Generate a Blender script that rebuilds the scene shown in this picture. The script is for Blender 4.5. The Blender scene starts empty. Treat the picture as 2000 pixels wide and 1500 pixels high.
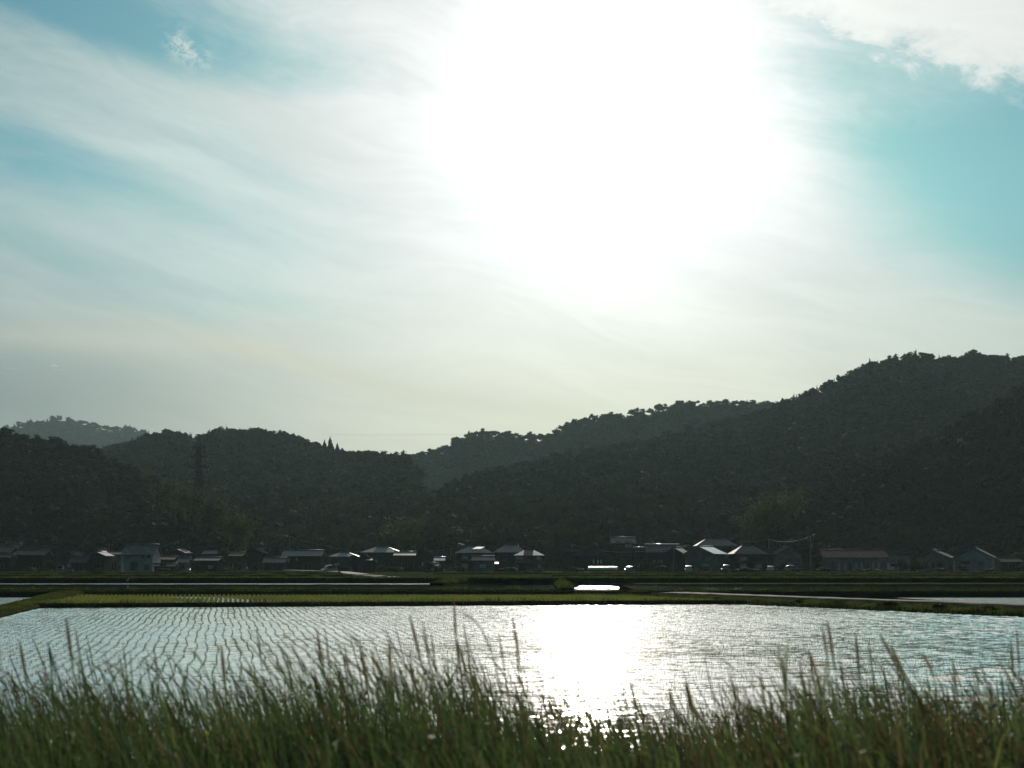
import bpy, bmesh, math, random
import numpy as np
from mathutils import Vector, Matrix

# ------------------------------------------------------------------ camera, sky, sun, exposure
F = 2747.0          # focal length in photo pixels (2000 px wide)
CX, HY = 1000.0, 1100.0
HC = 2.5            # eye height above the paddy water
SC = bpy.context.scene
COL = SC.collection
R = math.radians

cam_d = bpy.data.cameras.new('camera')
cam = bpy.data.objects.new('camera', cam_d)
COL.objects.link(cam)
cam.location = (0, 0, HC)
cam.rotation_euler = (R(90), 0, 0)
cam_d.sensor_width = 36.0
cam_d.lens = 36.0 * F / 2000.0
cam_d.shift_y = (HY - 750.0) / 2000.0
cam_d.clip_start = 0.2
cam_d.clip_end = 20000
cam_d.dof.use_dof = True
cam_d.dof.focus_distance = 160.0
cam_d.dof.aperture_fstop = 3.3
SC.camera = cam

SUN_EL = 18.0
SUN_AZ = math.degrees(math.atan(168 / F))      # to the right of straight ahead
SUN_DIR = Vector((math.sin(R(SUN_AZ)) * math.cos(R(SUN_EL)), math.cos(R(SUN_AZ)) * math.cos(R(SUN_EL)), math.sin(R(SUN_EL))))
sun_d = bpy.data.lights.new('sun', 'SUN')
sun_d.energy = 3.2
sun_d.angle = R(0.6)
sun_d.color = (1.0, 0.93, 0.82)
sun = bpy.data.objects.new('sun', sun_d)
COL.objects.link(sun)
sun.rotation_euler = (-SUN_DIR).to_track_quat('-Z', 'Y').to_euler()

SC.view_settings.view_transform = 'Standard'
SC.view_settings.look = 'None'
SC.view_settings.exposure = 0.0
SC.view_settings.gamma = 1.0
SC.view_settings.use_curve_mapping = False
SC.render.engine = 'CYCLES'
cy = SC.cycles
cy.use_denoising = True
cy.max_bounces = 6
cy.diffuse_bounces = 2
cy.glossy_bounces = 3
cy.transmission_bounces = 3
cy.volume_bounces = 0
cy.transparent_max_bounces = 6
cy.sample_clamp_indirect = 4.0
cy.caustics_reflective = False
cy.caustics_refractive = False


class G:
    """small helper to write node graphs as expressions"""
    def __init__(s, tree):
        s.t = tree; s.n = tree.nodes; s.l = tree.links
        s.n.clear()
    def node(s, kind, **kw):
        n = s.n.new(kind)
        for k, v in kw.items(): setattr(n, k, v)
        return n
    def put(s, sock, v):
        if v is None: return
        if isinstance(v, bpy.types.NodeSocket): s.l.new(v, sock)
        else: sock.default_value = v
    def m(s, op, a, b=None, c=None, clamp=False):
        n = s.node('ShaderNodeMath', operation=op, use_clamp=clamp)
        for i, v in enumerate((a, b, c)): s.put(n.inputs[i], v)
        return n.outputs[0]
    def add(s, *a):
        r = a[0]
        for x in a[1:]: r = s.m('ADD', r, x)
        return r
    def mul(s, *a):
        r = a[0]
        for x in a[1:]: r = s.m('MULTIPLY', r, x)
        return r
    def sub(s, a, b): return s.m('SUBTRACT', a, b)
    def rng(s, v, a, b, c=0.0, d=1.0, smooth=True):
        n = s.node('ShaderNodeMapRange', interpolation_type='SMOOTHSTEP' if smooth else 'LINEAR')
        for i, x in enumerate((v, a, b, c, d)): s.put(n.inputs[i], x)
        return n.outputs[0]
    def vec(s, x, y, z=0.0):
        n = s.node('ShaderNodeCombineXYZ')
        for i, v in enumerate((x, y, z)): s.put(n.inputs[i], v)
        return n.outputs[0]
    def noise(s, v, scale=1.0, detail=4.0, rough=0.5, dist=0.0):
        n = s.node('ShaderNodeTexNoise')
        if v is not None: s.l.new(v, n.inputs['Vector'])
        n.inputs['Scale'].default_value = scale
        n.inputs['Detail'].default_value = detail
        n.inputs['Roughness'].default_value = rough
        n.inputs['Distortion'].default_value = dist
        return n.outputs[0]
    def mix(s, f, a, b, op='MIX'):
        n = s.node('ShaderNodeMix', data_type='RGBA', blend_type=op)
        s.put(n.inputs[0], f); s.put(n.inputs[6], a); s.put(n.inputs[7], b)
        return n.outputs[2]
    def gauss(s, u, v, u0, v0, ru, rv, ang=0.0):
        ca, sa = math.cos(R(ang)), math.sin(R(ang))
        du, dv = s.sub(u, u0), s.sub(v, v0)
        p = s.add(s.mul(du, ca / ru), s.mul(dv, sa / ru))
        q = s.add(s.mul(du, -sa / rv), s.mul(dv, ca / rv))
        return s.m('EXPONENT', s.mul(s.add(s.mul(p, p), s.mul(q, q)), -1.0))


def rgba(c): return (c[0], c[1], c[2], 1.0)

world = bpy.data.worlds.new('World')
SC.world = world
world.use_nodes = True
g = G(world.node_tree)
tc = g.node('ShaderNodeTexCoord').outputs['Generated']
sep = g.node('ShaderNodeSeparateXYZ'); g.l.new(tc, sep.inputs[0])
sx, sy, sz = sep.outputs
u = g.mul(g.m('ARCTAN2', sx, sy), F)                      # azimuth, in units of 1/F rad
hyp = g.m('SQRT', g.add(g.mul(sx, sx), g.mul(sy, sy)))
v = g.mul(g.m('ARCTAN2', sz, hyp), F)                     # elevation, same unit
dp = g.node('ShaderNodeVectorMath', operation='DOT_PRODUCT')
g.l.new(tc, dp.inputs[0]); dp.inputs[1].default_value = SUN_DIR
ang = g.mul(g.m('ARCCOSINE', g.m('MINIMUM', dp.outputs['Value'], 0.999999)), F)   # angle from the sun
sky = g.node('ShaderNodeTexSky', sky_type='NISHITA')
sky.sun_disc = False
sky.sun_elevation = R(SUN_EL)
sky.sun_rotation = R(SUN_AZ)
sky.air_density = 1.0; sky.dust_density = 0.5; sky.ozone_density = 1.2
grade = g.mix(g.rng(v, 150, 720), rgba((0.0225, 0.026, 0.031)), rgba((0.0275, 0.057, 0.058)))
clear = g.mix(1.0, sky.outputs[0], grade, 'MULTIPLY')

# sheet of thin cirrus: streaks falling gently from left to right
a_ = R(-12)
s_ = g.add(g.mul(u, math.cos(a_)), g.mul(v, math.sin(a_)))
t_ = g.add(g.mul(u, -math.sin(a_)), g.mul(v, math.cos(a_)))
warp = g.noise(g.vec(g.mul(u, 1 / 700), g.mul(v, 1 / 500), 4.3), 1.0, 2.0)
t2 = g.add(t_, g.mul(g.sub(warp, 0.5), 190))
n1 = g.noise(g.vec(g.mul(s_, 1 / 900), g.mul(t2, 1 / 170), 1.7), 1.0, 4.0, 0.5, 0.4)
n2 = g.noise(g.vec(g.mul(s_, 1 / 260), g.mul(t2, 1 / 55), 7.7), 1.0, 6.0, 0.6, 0.8)
n3 = g.noise(g.vec(g.mul(s_, 1 / 60), g.mul(t2, 1 / 22), 2.2), 1.0, 6.0, 0.6, 1.0)
dens = g.add(0.72, g.mul(g.sub(n1, 0.5), 1.15), g.mul(g.sub(n2, 0.5), 0.26), g.mul(g.sub(n3, 0.5), g.rng(v, 500, 900, 0.06, 0.34)))


def hole(px, py, rx, ry, an, amt):
    uu = F * math.atan((px - CX) / F); vv = F * math.atan((HY - py) / F * math.cos(math.atan((px - CX) / F)))
    return g.mul(g.gauss(u, v, uu, vv, rx, ry, an), amt)

dens = g.sub(dens, hole(230, 50, 420, 95, -9, 0.80))
dens = g.sub(dens, hole(2110, 390, 330, 230, -25, 1.1))
dens = g.sub(dens, hole(1660, 170, 150, 240, 25, 0.38))
dens = g.sub(dens, hole(40, 290, 230, 60, -15, 0.45))
dens = g.sub(dens, hole(520, 590, 150, 25, -8, 0.2))
dens = g.add(dens, hole(430, 200, 600, 60, -13, 0.6))
dens = g.add(dens, hole(380, 670, 420, 28, -10, 0.30))
dens = g.add(dens, hole(1500, 560, 620, 60, -14, 0.35))
dens = g.add(dens, hole(1700, 650, 700, 120, 0, 0.35), g.rng(v, 620, 250, 0.0, 0.35))
puff = g.noise(g.vec(g.mul(u, 1 / 40), g.mul(v, 1 / 26), 5.5), 1.0, 6.0, 0.65, 0.8)
dens = g.add(dens, g.mul(hole(362, 92, 44, 24, -25, 1.0), g.rng(puff, 0.42, 0.62)))
# broken altocumulus bank high on the right with a ragged lower edge
ue = g.sub(u, F * math.atan(500 / F))
edge = g.add(g.mul(ue, -0.38), F * math.atan(1085 / F) * 0.985)
rag = g.noise(g.vec(g.mul(u, 1 / 150), g.mul(v, 1 / 90), 3.1), 1.0, 9.0, 0.62, 0.7)
rag2 = g.noise(g.vec(g.mul(u, 1 / 34), g.mul(v, 1 / 16), 6.1), 1.0, 7.0, 0.62, 0.5)
bank = g.rng(g.add(g.sub(v, edge), g.mul(g.sub(rag, 0.5), 210), g.mul(g.sub(rag2, 0.5), 45)), -20, 60)
bank = g.mul(bank, g.rng(ue, -90, 60), g.rng(u, 2600, 3600, 1.0, 0.0))
dens = g.add(dens, g.mul(g.rng(ue, 0, 1), bank, 1.6))
# thin bright flecks low on the left
fl = g.noise(g.vec(g.mul(u, 1 / 60), g.mul(v, 1 / 6), 9.0), 1.0, 4.0, 0.6)
flk = g.mul(g.rng(fl, 0.60, 0.70), hole(90, 713, 130, 9, -2, 1.0))
dens = g.add(dens, g.mul(g.m('EXPONENT', g.mul(g.m('POWER', g.mul(ang, 1 / 500), 2.0), -1.0)), 0.75))
dens = g.rng(dens, 0.0, 1.15)
# forward scattering: cloud gets brighter towards the sun
lum = g.mul(g.m('EXPONENT', g.mul(ang, -0.00054)), 1.02, g.rng(ang, 1200, 3600, 1.0, 0.3))
glow = g.add(g.mul(g.m('EXPONENT', g.mul(g.m('POWER', g.mul(ang, 1 / 215), 1.35), -1.0)), 0.86), hole(1330, 250, 200, 260, 0, 0.13))
glow = g.mul(glow, g.add(1.0, g.mul(g.sub(n1, 0.5), 0.9), g.mul(g.sub(n2, 0.5), 0.7)))
lum = g.add(lum, glow, g.mul(g.m('EXPONENT', g.mul(g.m('POWER', g.mul(ang, 1 / 130), 2.0), -1.0)), 4.0))
lum = g.mul(lum, g.rng(v, 250, 850, 1.0, 1.03), g.add(1.0, g.mul(g.sub(n2, 0.5), 0.20), g.mul(g.sub(n1, 0.5), 0.3)))
lum = g.mul(lum, g.sub(1.0, hole(-80, 800, 520, 170, 0, 0.50)))
lum = g.add(lum, g.mul(bank, 0.17))
low = g.mul(g.rng(v, 600, 200), g.rng(ang, 1350, 500))
tint = g.mix(g.rng(ang, 300, 900), rgba((1.0, 1.0, 0.985)), rgba((0.89, 1.03, 0.98)))
tint = g.mix(low, tint, rgba((1.035, 1.02, 0.81)))
tint = g.mix(bank, tint, rgba((1.0, 1.0, 0.96)))
cl = g.node('ShaderNodeVectorMath', operation='SCALE')
g.l.new(tint, cl.inputs[0]); g.l.new(lum, cl.inputs['Scale'])
col = g.mix(g.mul(dens, 0.92), clear, cl.outputs[0])
wband = g.add(hole(250, 668, 330, 26, -1, 0.34), hole(640, 725, 300, 20, -15, 0.5), hole(1000, 790, 260, 26, -8, 0.3))
col = g.mix(g.m('MINIMUM', wband, 0.5), col, rgba((0.66, 0.64, 0.50)))
col = g.mix(flk, col, rgba((0.62, 0.68, 0.55)))
bg = g.node('ShaderNodeBackground')
g.l.new(col, bg.inputs[0]); bg.inputs[1].default_value = 1.0
wo = g.node('ShaderNodeOutputWorld'); g.l.new(bg.outputs[0], wo.inputs[0])
world.cycles.sampling_method = 'AUTOMATIC'

# ------------------------------------------------------------------ materials
def material(name, base, rough=0.8, metal=0.0, var=0.25, scale=3.0, base2=None, bump=0.0, bscale=20.0, spec=0.5, transl=0.0, bdist=0.02, stretch=None):
    m = bpy.data.materials.new(name); m.use_nodes = True
    g = G(m.node_tree)
    co = g.node('ShaderNodeTexCoord').outputs['Object']
    if stretch:
        mp = g.node('ShaderNodeMapping'); mp.inputs['Scale'].default_value = stretch
        g.l.new(co, mp.inputs[0]); co = mp.outputs[0]
    n = g.noise(co, scale, 5.0, 0.6)
    b2 = base2 or tuple(c * (1 + 2 * var) for c in base)
    b1 = base if base2 else tuple(c * (1 - var) for c in base)
    c = g.mix(g.rng(n, 0.35, 0.65), rgba(b1), rgba(b2))
    p = g.node('ShaderNodeBsdfPrincipled')
    g.l.new(c, p.inputs['Base Color'])
    p.inputs['Metallic'].default_value = metal
    p.inputs['Specular IOR Level'].default_value = spec
    n2 = g.noise(co, scale * 4, 3.0, 0.6)
    g.l.new(g.rng(n2, 0.2, 0.8, max(0.02, rough - 0.1), min(1, rough + 0.1)), p.inputs['Roughness'])
    if bump:
        b = g.node('ShaderNodeBump'); b.inputs['Strength'].default_value = bump; b.inputs['Distance'].default_value = bdist
        g.l.new(g.noise(co, bscale, 4.0, 0.6), b.inputs['Height']); g.l.new(b.outputs[0], p.inputs['Normal'])
    o = g.node('ShaderNodeOutputMaterial')
    if transl:
        t = g.node('ShaderNodeBsdfTranslucent')
        tcx = g.mix(1.0, c, rgba((1.3, 1.4, 0.8)), 'MULTIPLY')
        g.l.new(tcx, t.inputs['Color'])
        ms = g.node('ShaderNodeMixShader'); ms.inputs[0].default_value = transl
        g.l.new(p.outputs[0], ms.inputs[1]); g.l.new(t.outputs[0], ms.inputs[2]); g.l.new(ms.outputs[0], o.inputs[0])
    else:
        g.l.new(p.outputs[0], o.inputs[0])
    return m


def water_material(name, amp, rough, mud=(0.96, 0.90, 0.83), metal=0.95):
    m = bpy.data.materials.new(name); m.use_nodes = True
    g = G(m.node_tree)
    co = g.node('ShaderNodeTexCoord').outputs['Object']
    mp = g.node('ShaderNodeMapping'); mp.inputs['Scale'].default_value = (0.42, 1.0, 1.0)
    mp.inputs['Rotation'].default_value = (0, 0, R(14)); g.l.new(co, mp.inputs[0]); q = mp.outputs[0]
    gust = g.noise(q, 0.09, 3.0, 0.6)
    gust2 = g.noise(q, 0.55, 3.0, 0.6)
    h = g.add(g.mul(g.noise(q, 2.2, 2.0, 0.5, 0.3), 0.050), g.mul(g.noise(q, 7.0, 2.0, 0.55, 0.3), 0.022), g.mul(g.noise(q, 21.0, 2.0, 0.5), 0.0065))
    h = g.mul(h, g.add(g.rng(gust, 0.3, 0.7, 0.75, 1.15), g.rng(gust2, 0.3, 0.7, -0.12, 0.12)), amp)
    b = g.node('ShaderNodeBump'); b.inputs['Strength'].default_value = 1.0; b.inputs['Distance'].default_value = 1.0
    g.l.new(h, b.inputs['Height'])
    p = g.node('ShaderNodeBsdfPrincipled')
    p.inputs['Base Color'].default_value = rgba(mud)
    p.inputs['Roughness'].default_value = rough
    p.inputs['IOR'].default_value = 1.33
    p.inputs['Metallic'].default_value = metal
    g.l.new(b.outputs[0], p.inputs['Normal'])
    o = g.node('ShaderNodeOutputMaterial'); g.l.new(p.outputs[0], o.inputs[0])
    return m

M = {}
M['soil'] = material('soil', (0.045, 0.038, 0.028), 0.95, var=0.3, scale=0.6, bump=0.5, bscale=8, spec=0.1)
M['grassland'] = material('grassland', (0.035, 0.05, 0.018), 0.9, base2=(0.055, 0.065, 0.028), scale=0.25, bump=0.2, bscale=3, bdist=0.03, spec=0.0)
M['bank'] = material('bank', (0.03, 0.036, 0.018), 0.95, base2=(0.045, 0.05, 0.026), scale=0.8, bump=0.3, bscale=5, bdist=0.02, spec=0.0)
M['forest_floor'] = material('forest_floor', (0.02, 0.024, 0.012), 1.0, var=0.3, scale=0.05, spec=0.1)
M['pale_field'] = material('pale_field', (0.07, 0.09, 0.04), 0.9, base2=(0.13, 0.135, 0.06), scale=0.12, spec=0.0)
M['road'] = material('road', (0.22, 0.21, 0.19), 0.85, var=0.12, scale=0.7, spec=0.1)
M['path'] = material('path', (0.15, 0.13, 0.10), 0.9, var=0.2, scale=0.8, spec=0.1)
M['water'] = water_material('water', 0.4, 0.085)
M['water_flat'] = water_material('water_flat', 1.9, 0.10)
M['calm_water'] = water_material('calm_water', 0.10, 0.04, (0.03,0.03,0.025), 0.0)
M['rice'] = material('rice', (0.085, 0.105, 0.04), 0.6, base2=(0.17, 0.175, 0.07), scale=0.8, transl=0.45)
M['seedling'] = material('seedling', (0.06, 0.10, 0.025), 0.6, base2=(0.09, 0.13, 0.035), scale=0.5, transl=0.35)
M['blade'] = material('blade', (0.034, 0.056, 0.046), 0.65, base2=(0.095, 0.135, 0.075), scale=1.4, transl=0.35, spec=0.3)
M['blade_light'] = material('blade_light', (0.08, 0.11, 0.05), 0.6, base2=(0.15, 0.18, 0.075), scale=3, transl=0.45, spec=0.3)
M['stem'] = material('stem', (0.055, 0.085, 0.055), 0.75, base2=(0.095, 0.12, 0.075), scale=3, transl=0.45, spec=0.2)
M['seed_head'] = material('seed_head', (0.075, 0.055, 0.045), 0.85, base2=(0.125, 0.095, 0.07), scale=3, transl=0.45, spec=0.1)
M['verge'] = material('verge', (0.032, 0.040, 0.018), 0.8, base2=(0.085, 0.098, 0.036), scale=0.6, transl=0.35, spec=0.2)
M['leaf_far'] = material('leaf_far', (0.015, 0.025, 0.017), 0.9, base2=(0.036, 0.050, 0.026), scale=0.022, transl=0.12, spec=0.03)
M['leaf_garden'] = material('leaf_garden', (0.03, 0.045, 0.018), 0.85, base2=(0.06, 0.08, 0.03), scale=0.4, transl=0.25, spec=0.15)
M['leaf_conifer'] = material('leaf_conifer', (0.018, 0.028, 0.014), 0.9, base2=(0.032, 0.045, 0.02), scale=0.3, transl=0.12, spec=0.1)
M['bamboo'] = material('bamboo', (0.035, 0.05, 0.02), 0.75, base2=(0.058, 0.07, 0.03), scale=0.2, transl=0.25, spec=0.2)
M['bark'] = material('bark', (0.05, 0.04, 0.03), 0.95, scale=2)
M['tile'] = material('tile', (0.055, 0.062, 0.068), 0.6, var=0.25, scale=1.3, bump=0.2, bscale=9, spec=0.14)
M['tile_dark'] = material('tile_dark', (0.035, 0.038, 0.042), 0.75, var=0.25, scale=1.3, bump=0.3, bscale=9, spec=0.0)
M['polished'] = material('polished', (0.6, 0.6, 0.6), 0.14, metal=0.9, var=0.05)
M['tile_green'] = material('tile_green', (0.05, 0.085, 0.085), 0.5, var=0.2, scale=1.0, bump=0.15, bscale=7, spec=0.22)
M['tile_red'] = material('tile_red', (0.085, 0.042, 0.034), 0.6, var=0.25, scale=1.3, bump=0.25, bscale=9, spec=0.15)
M['metal_roof'] = material('metal_roof', (0.42, 0.44, 0.45), 0.32, metal=0.8, var=0.1, scale=0.8)
M['plaster'] = material('plaster', (0.42, 0.42, 0.40), 0.9, var=0.1, scale=1.0, spec=0.0)
M['plaster_grey'] = material('plaster_grey', (0.2, 0.21, 0.2), 0.9, var=0.15, scale=1.0, spec=0.0)
M['plaster_pink'] = material('plaster_pink', (0.30, 0.26, 0.24), 0.9, var=0.15, scale=1.0, spec=0.0)
M['timber'] = material('timber', (0.05, 0.04, 0.033), 0.9, var=0.3, scale=2.0, stretch=(1, 1, 6), spec=0.0)
M['timber_pale'] = material('timber_pale', (0.12, 0.105, 0.085), 0.85, var=0.2, scale=2.0)
M['shoji'] = material('shoji', (0.62, 0.63, 0.58), 0.8, var=0.05)
M['glass'] = material('glass', (0.02, 0.025, 0.03), 0.08, var=0.1, spec=0.8)
M['white_paint'] = material('white_paint', (0.5, 0.5, 0.48), 0.25, var=0.05, spec=0.7)
M['blue_paint'] = material('blue_paint', (0.12, 0.2, 0.26), 0.25, var=0.05, spec=0.7)
M['vinyl'] = material('vinyl', (0.7, 0.72, 0.68), 0.25, var=0.08, scale=1.5, spec=0.8, transl=0.3)
M['rubber'] = material('rubber', (0.02, 0.02, 0.02), 0.8)
M['steel'] = material('steel', (0.035, 0.038, 0.04), 0.8, var=0.15, spec=0.1)
M['steel_pale'] = material('steel_pale', (0.45, 0.45, 0.43), 0.45, metal=0.3, var=0.1)
M['concrete'] = material('concrete', (0.22, 0.215, 0.2), 0.9, var=0.15)
M['cloth_red'] = material('cloth_red', (0.35, 0.06, 0.04), 0.9)
M['feather'] = material('feather', (0.8, 0.8, 0.77), 0.8, var=0.04)
M['yellow_petal'] = material('yellow_petal', (0.5, 0.42, 0.04), 0.7, transl=0.4)
M['white_petal'] = material('white_petal', (0.6, 0.6, 0.52), 0.7, transl=0.4)

# ------------------------------------------------------------------ object helpers
def tag(o, label=None, cat=None, group=None, kind=None):
    if label: o['label'] = label
    if cat: o['category'] = cat
    if group: o['group'] = group
    if kind: o['kind'] = kind
    return o


def empty(name, loc, rz=0.0, label=None, cat=None, group=None):
    o = bpy.data.objects.new(name, None); COL.objects.link(o)
    o.location = loc; o.rotation_euler = (0, 0, rz)
    return tag(o, label, cat, group)


class MB:
    def __init__(s): s.v = []; s.f = []
    def quad(s, a, b, c, d):
        n = len(s.v); s.v += [a, b, c, d]; s.f.append((n, n + 1, n + 2, n + 3))
    def poly(s, pts):
        n = len(s.v); s.v += list(pts); s.f.append(tuple(range(n, n + len(pts))))
    def box(s, x0, x1, y0, y1, z0, z1):
        n = len(s.v)
        s.v += [(x0, y0, z0), (x1, y0, z0), (x1, y1, z0), (x0, y1, z0), (x0, y0, z1), (x1, y0, z1), (x1, y1, z1), (x0, y1, z1)]
        s.f += [tuple(n + i for i in q) for q in ((0, 3, 2, 1), (4, 5, 6, 7), (0, 1, 5, 4), (1, 2, 6, 5), (2, 3, 7, 6), (3, 0, 4, 7))]
    def prism(s, pts, axis, a, b):
        """extrude a 2D outline along axis ('x' or 'y') from a to b"""
        n = len(s.v); k = len(pts)
        for q in (a, b):
            for p in pts:
                s.v.append((q, p[0], p[1]) if axis == 'x' else (p[0], q, p[1]))
        s.f.append(tuple(range(n, n + k))); s.f.append(tuple(range(n + 2 * k - 1, n + k - 1, -1)))
        for i in range(k):
            j = (i + 1) % k
            s.f.append((n + i, n + j, n + k + j, n + k + i))
    def tube(s, p, q, r0, r1=None, k=6):
        r1 = r0 if r1 is None else r1
        p, q = Vector(p), Vector(q); d = (q - p).normalized()
        a = d.cross(Vector((0, 0, 1)));
        if a.length < 1e-3: a = Vector((1, 0, 0))
        a.normalize(); b = d.cross(a)
        n = len(s.v)
        for c, r in ((p, r0), (q, r1)):
            for i in range(k):
                w = 2 * math.pi * i / k
                s.v.append(tuple(c + a * math.cos(w) * r + b * math.sin(w) * r))
        for i in range(k):
            j = (i + 1) % k
            s.f.append((n + i, n + j, n + k + j, n + k + i))
        s.f.append(tuple(range(n, n + k))); s.f.append(tuple(range(n + 2 * k - 1, n + k - 1, -1)))
    def build(s, name, mat, parent=None, smooth=False):
        me = bpy.data.meshes.new(name); me.from_pydata([tuple(p) for p in s.v], [], s.f); me.update()
        bm = bmesh.new(); bm.from_mesh(me); bmesh.ops.recalc_face_normals(bm, faces=bm.faces); bm.to_mesh(me); bm.free()
        me.materials.append(mat)
        if smooth: me.polygons.foreach_set('use_smooth', [True] * len(me.polygons))
        o = bpy.data.objects.new(name, me); COL.objects.link(o)
        if parent: o.parent = parent
        return o


def np_mesh(name, V, Q, mats, midx=None, parent=None, smooth=False):
    """V (n,3), Q (m,4) quads"""
    me = bpy.data.meshes.new(name)
    V = np.ascontiguousarray(V, dtype=np.float32); Q = np.ascontiguousarray(Q, dtype=np.int32)
    me.vertices.add(len(V)); me.vertices.foreach_set('co', V.ravel())
    me.loops.add(Q.size); me.loops.foreach_set('vertex_index', Q.ravel())
    me.polygons.add(len(Q))
    me.polygons.foreach_set('loop_start', np.arange(0, Q.size, 4, dtype=np.int32))
    me.polygons.foreach_set('loop_total', np.full(len(Q), 4, dtype=np.int32))
    for m in (mats if isinstance(mats, list) else [mats]): me.materials.append(m)
    if midx is not None: me.polygons.foreach_set('material_index', np.ascontiguousarray(midx, dtype=np.int32))
    if smooth: me.polygons.foreach_set('use_smooth', np.ones(len(Q), dtype=bool))
    me.update(calc_edges=True)
    o = bpy.data.objects.new(name, me); COL.objects.link(o)
    if parent: o.parent = parent
    return o


def at(px, py, d):
    """the point seen at photo pixel (px, py) at depth d"""
    return Vector(((px - CX) / F * d, d, HC - (py - HY) * d / F))


def lerp_list(pts, x):
    xs = [p[0] for p in pts]; ys = [p[1] for p in pts]
    return np.interp(x, xs, ys)

rng = np.random.default_rng(7)

def fbm(x, y, seed, octs=4):
    r = np.random.default_rng(seed); out = np.zeros_like(x); amp = 1.0; fr = 1.0
    for _ in range(octs):
        for _k in range(3):
            a = r.uniform(0, 2 * np.pi); p = r.uniform(0, 6.28)
            out += amp / 3 * np.sin((x * np.cos(a) + y * np.sin(a)) * fr + p + 1.3 * np.sin((y * np.cos(a) - x * np.sin(a)) * fr * 0.7 + p * 2))
        amp *= 0.5; fr *= 2.1
    return out

# ------------------------------------------------------------------ terrain: ground, paddies, banks
def sheet(name, pts, mat, kind='structure', label=None, sub=1):
    b = MB(); b.poly(pts); o = b.build(name, mat); tag(o, kind=kind, label=label); return o

# ground sheet (wide grid, flat field level and a little lower under the water)
gx = np.array([-9000, -3000, -1200, -600, -300, -100, 0, 100, 300, 600, 1200, 3000, 9000.0])
gy = np.array([-3000, -400, -50, 10, 20, 60, 100, 104, 141, 200, 300, 420, 800, 1500, 3000, 9000.0])
gz = {-3000: -0.4, -400: -0.4, -50: -0.4, 10: -0.4, 20: -0.4, 60: -0.4, 100: -0.4, 104: -0.1, 141: -0.1, 200: -0.1, 300: -0.1}
X, Y = np.meshgrid(gx, gy)
Z = np.array([[gz.get(int(yy), -0.1)] * len(gx) for yy in gy], dtype=float)
idx = np.arange(X.size).reshape(X.shape)
Q = np.stack([idx[:-1, :-1], idx[:-1, 1:], idx[1:, 1:], idx[1:, :-1]], -1).reshape(-1, 4)
o = np_mesh('ground', np.stack([X, Y, Z], -1).reshape(-1, 3), Q, M['soil']); tag(o, kind='structure')


def grid_terrain(name, x0, x1, ys, zf, mat, nx=80, amp=0.03, seed=1):
    xs = np.linspace(x0, x1, nx)
    X, Y = np.meshgrid(xs, ys); Z = zf(X, Y) + amp * fbm(X * 0.5, Y * 0.5, seed)
    idx = np.arange(X.size).reshape(X.shape)
    Q = np.stack([idx[:-1, :-1], idx[:-1, 1:], idx[1:, 1:], idx[1:, :-1]], -1).reshape(-1, 4)
    o = np_mesh(name, np.stack([X, Y, Z], -1).reshape(-1, 3), Q, mat, smooth=True); tag(o, kind='structure'); return o

# embankment the photographer stands on
def emb(X, Y):
    return np.interp(Y, [-10, 8.0, 10.0, 12.5, 13.5], [1.15, 1.15, 0.75, 0.05, -0.3])
grid_terrain('embankment', -40, 60, np.linspace(-10, 13.5, 48), emb, M['bank'], 120, 0.03, 3)

# water of the paddies
W1 = [(-14.0, 12.0), (-23.3, 64), (-26.2, 78.2), (13.9, 85), (23.7, 65), (52, 12.0)]
wr = np.random.default_rng(77)
WAVES = []
for k in range(46):      # wind ripples running roughly towards the camera
    lam = 0.20 * (1.0 / 0.20) ** (wr.random() ** 1.8); a = math.radians(90 + 14 + wr.normal(0, 26)); s0 = 0.0295 * wr.uniform(0.6, 1.4)
    WAVES.append((2 * math.pi / lam * math.cos(a), 2 * math.pi / lam * math.sin(a), wr.uniform(0, 6.28), s0 * lam / (2 * math.pi)))

def ripples(X, Y):
    Z = np.zeros_like(X)
    for kx, ky, ph, am in WAVES: Z += am * np.sin(kx * X + ky * Y + ph)
    return Z * (0.85 + 0.3 * fbm(X * 0.16, Y * 0.16, 41, 3))

def rippled_water(name, y0, y1, xl, xr, z, step, mat):
    """rows across, real wave crests; only the width the view could plausibly see is meshed finely"""
    ys = np.arange(y0, y1, step); n = int(1.0 / step * (0.43 * 2 * y1 + 8)) // 1
    t = np.linspace(0, 1, n)
    a = np.maximum(np.array([xl(y) for y in ys]), -(0.43 * ys + 4)); b = np.minimum(np.array([xr(y) for y in ys]), 0.43 * ys + 4)
    X = a[:, None] + (b - a)[:, None] * t[None]; Y = np.repeat(ys[:, None], n, 1)
    Z = z + ripples(X, Y)
    idx = np.arange(X.size).reshape(X.shape)
    Q = np.stack([idx[:-1, :-1], idx[:-1, 1:], idx[1:, 1:], idx[1:, :-1]], -1).reshape(-1, 4)
    o = np_mesh(name, np.stack([X, Y, Z], -1).reshape(-1, 3), Q, mat, smooth=True); tag(o, kind='structure'); return o
far = lambda x: 78.2 + (x + 26.2) * (6.8 / 40.1)
rippled_water('paddy_water', 12.0, 78.2, lambda y: np.interp(y, [12, 64, 78.2], [-14, -23.3, -26.2]), lambda y: np.interp(y, [12, 65, 85], [52, 23.7, 13.9]), 0.0, 0.065, M['water'])
rippled_water('paddy_water', 78.125, 85.5, lambda y: -26.2 + max(0.0, (y - 78.3)) * (40.1 / 6.8) - 0.6, lambda y: np.interp(y, [12, 65, 85], [52, 23.7, 13.9]), 0.0, 0.065, M['water'])
sheet('paddy_water', [(x, y, -0.09) for x, y in W1], M['soil']).name = 'paddy_mud'
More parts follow.
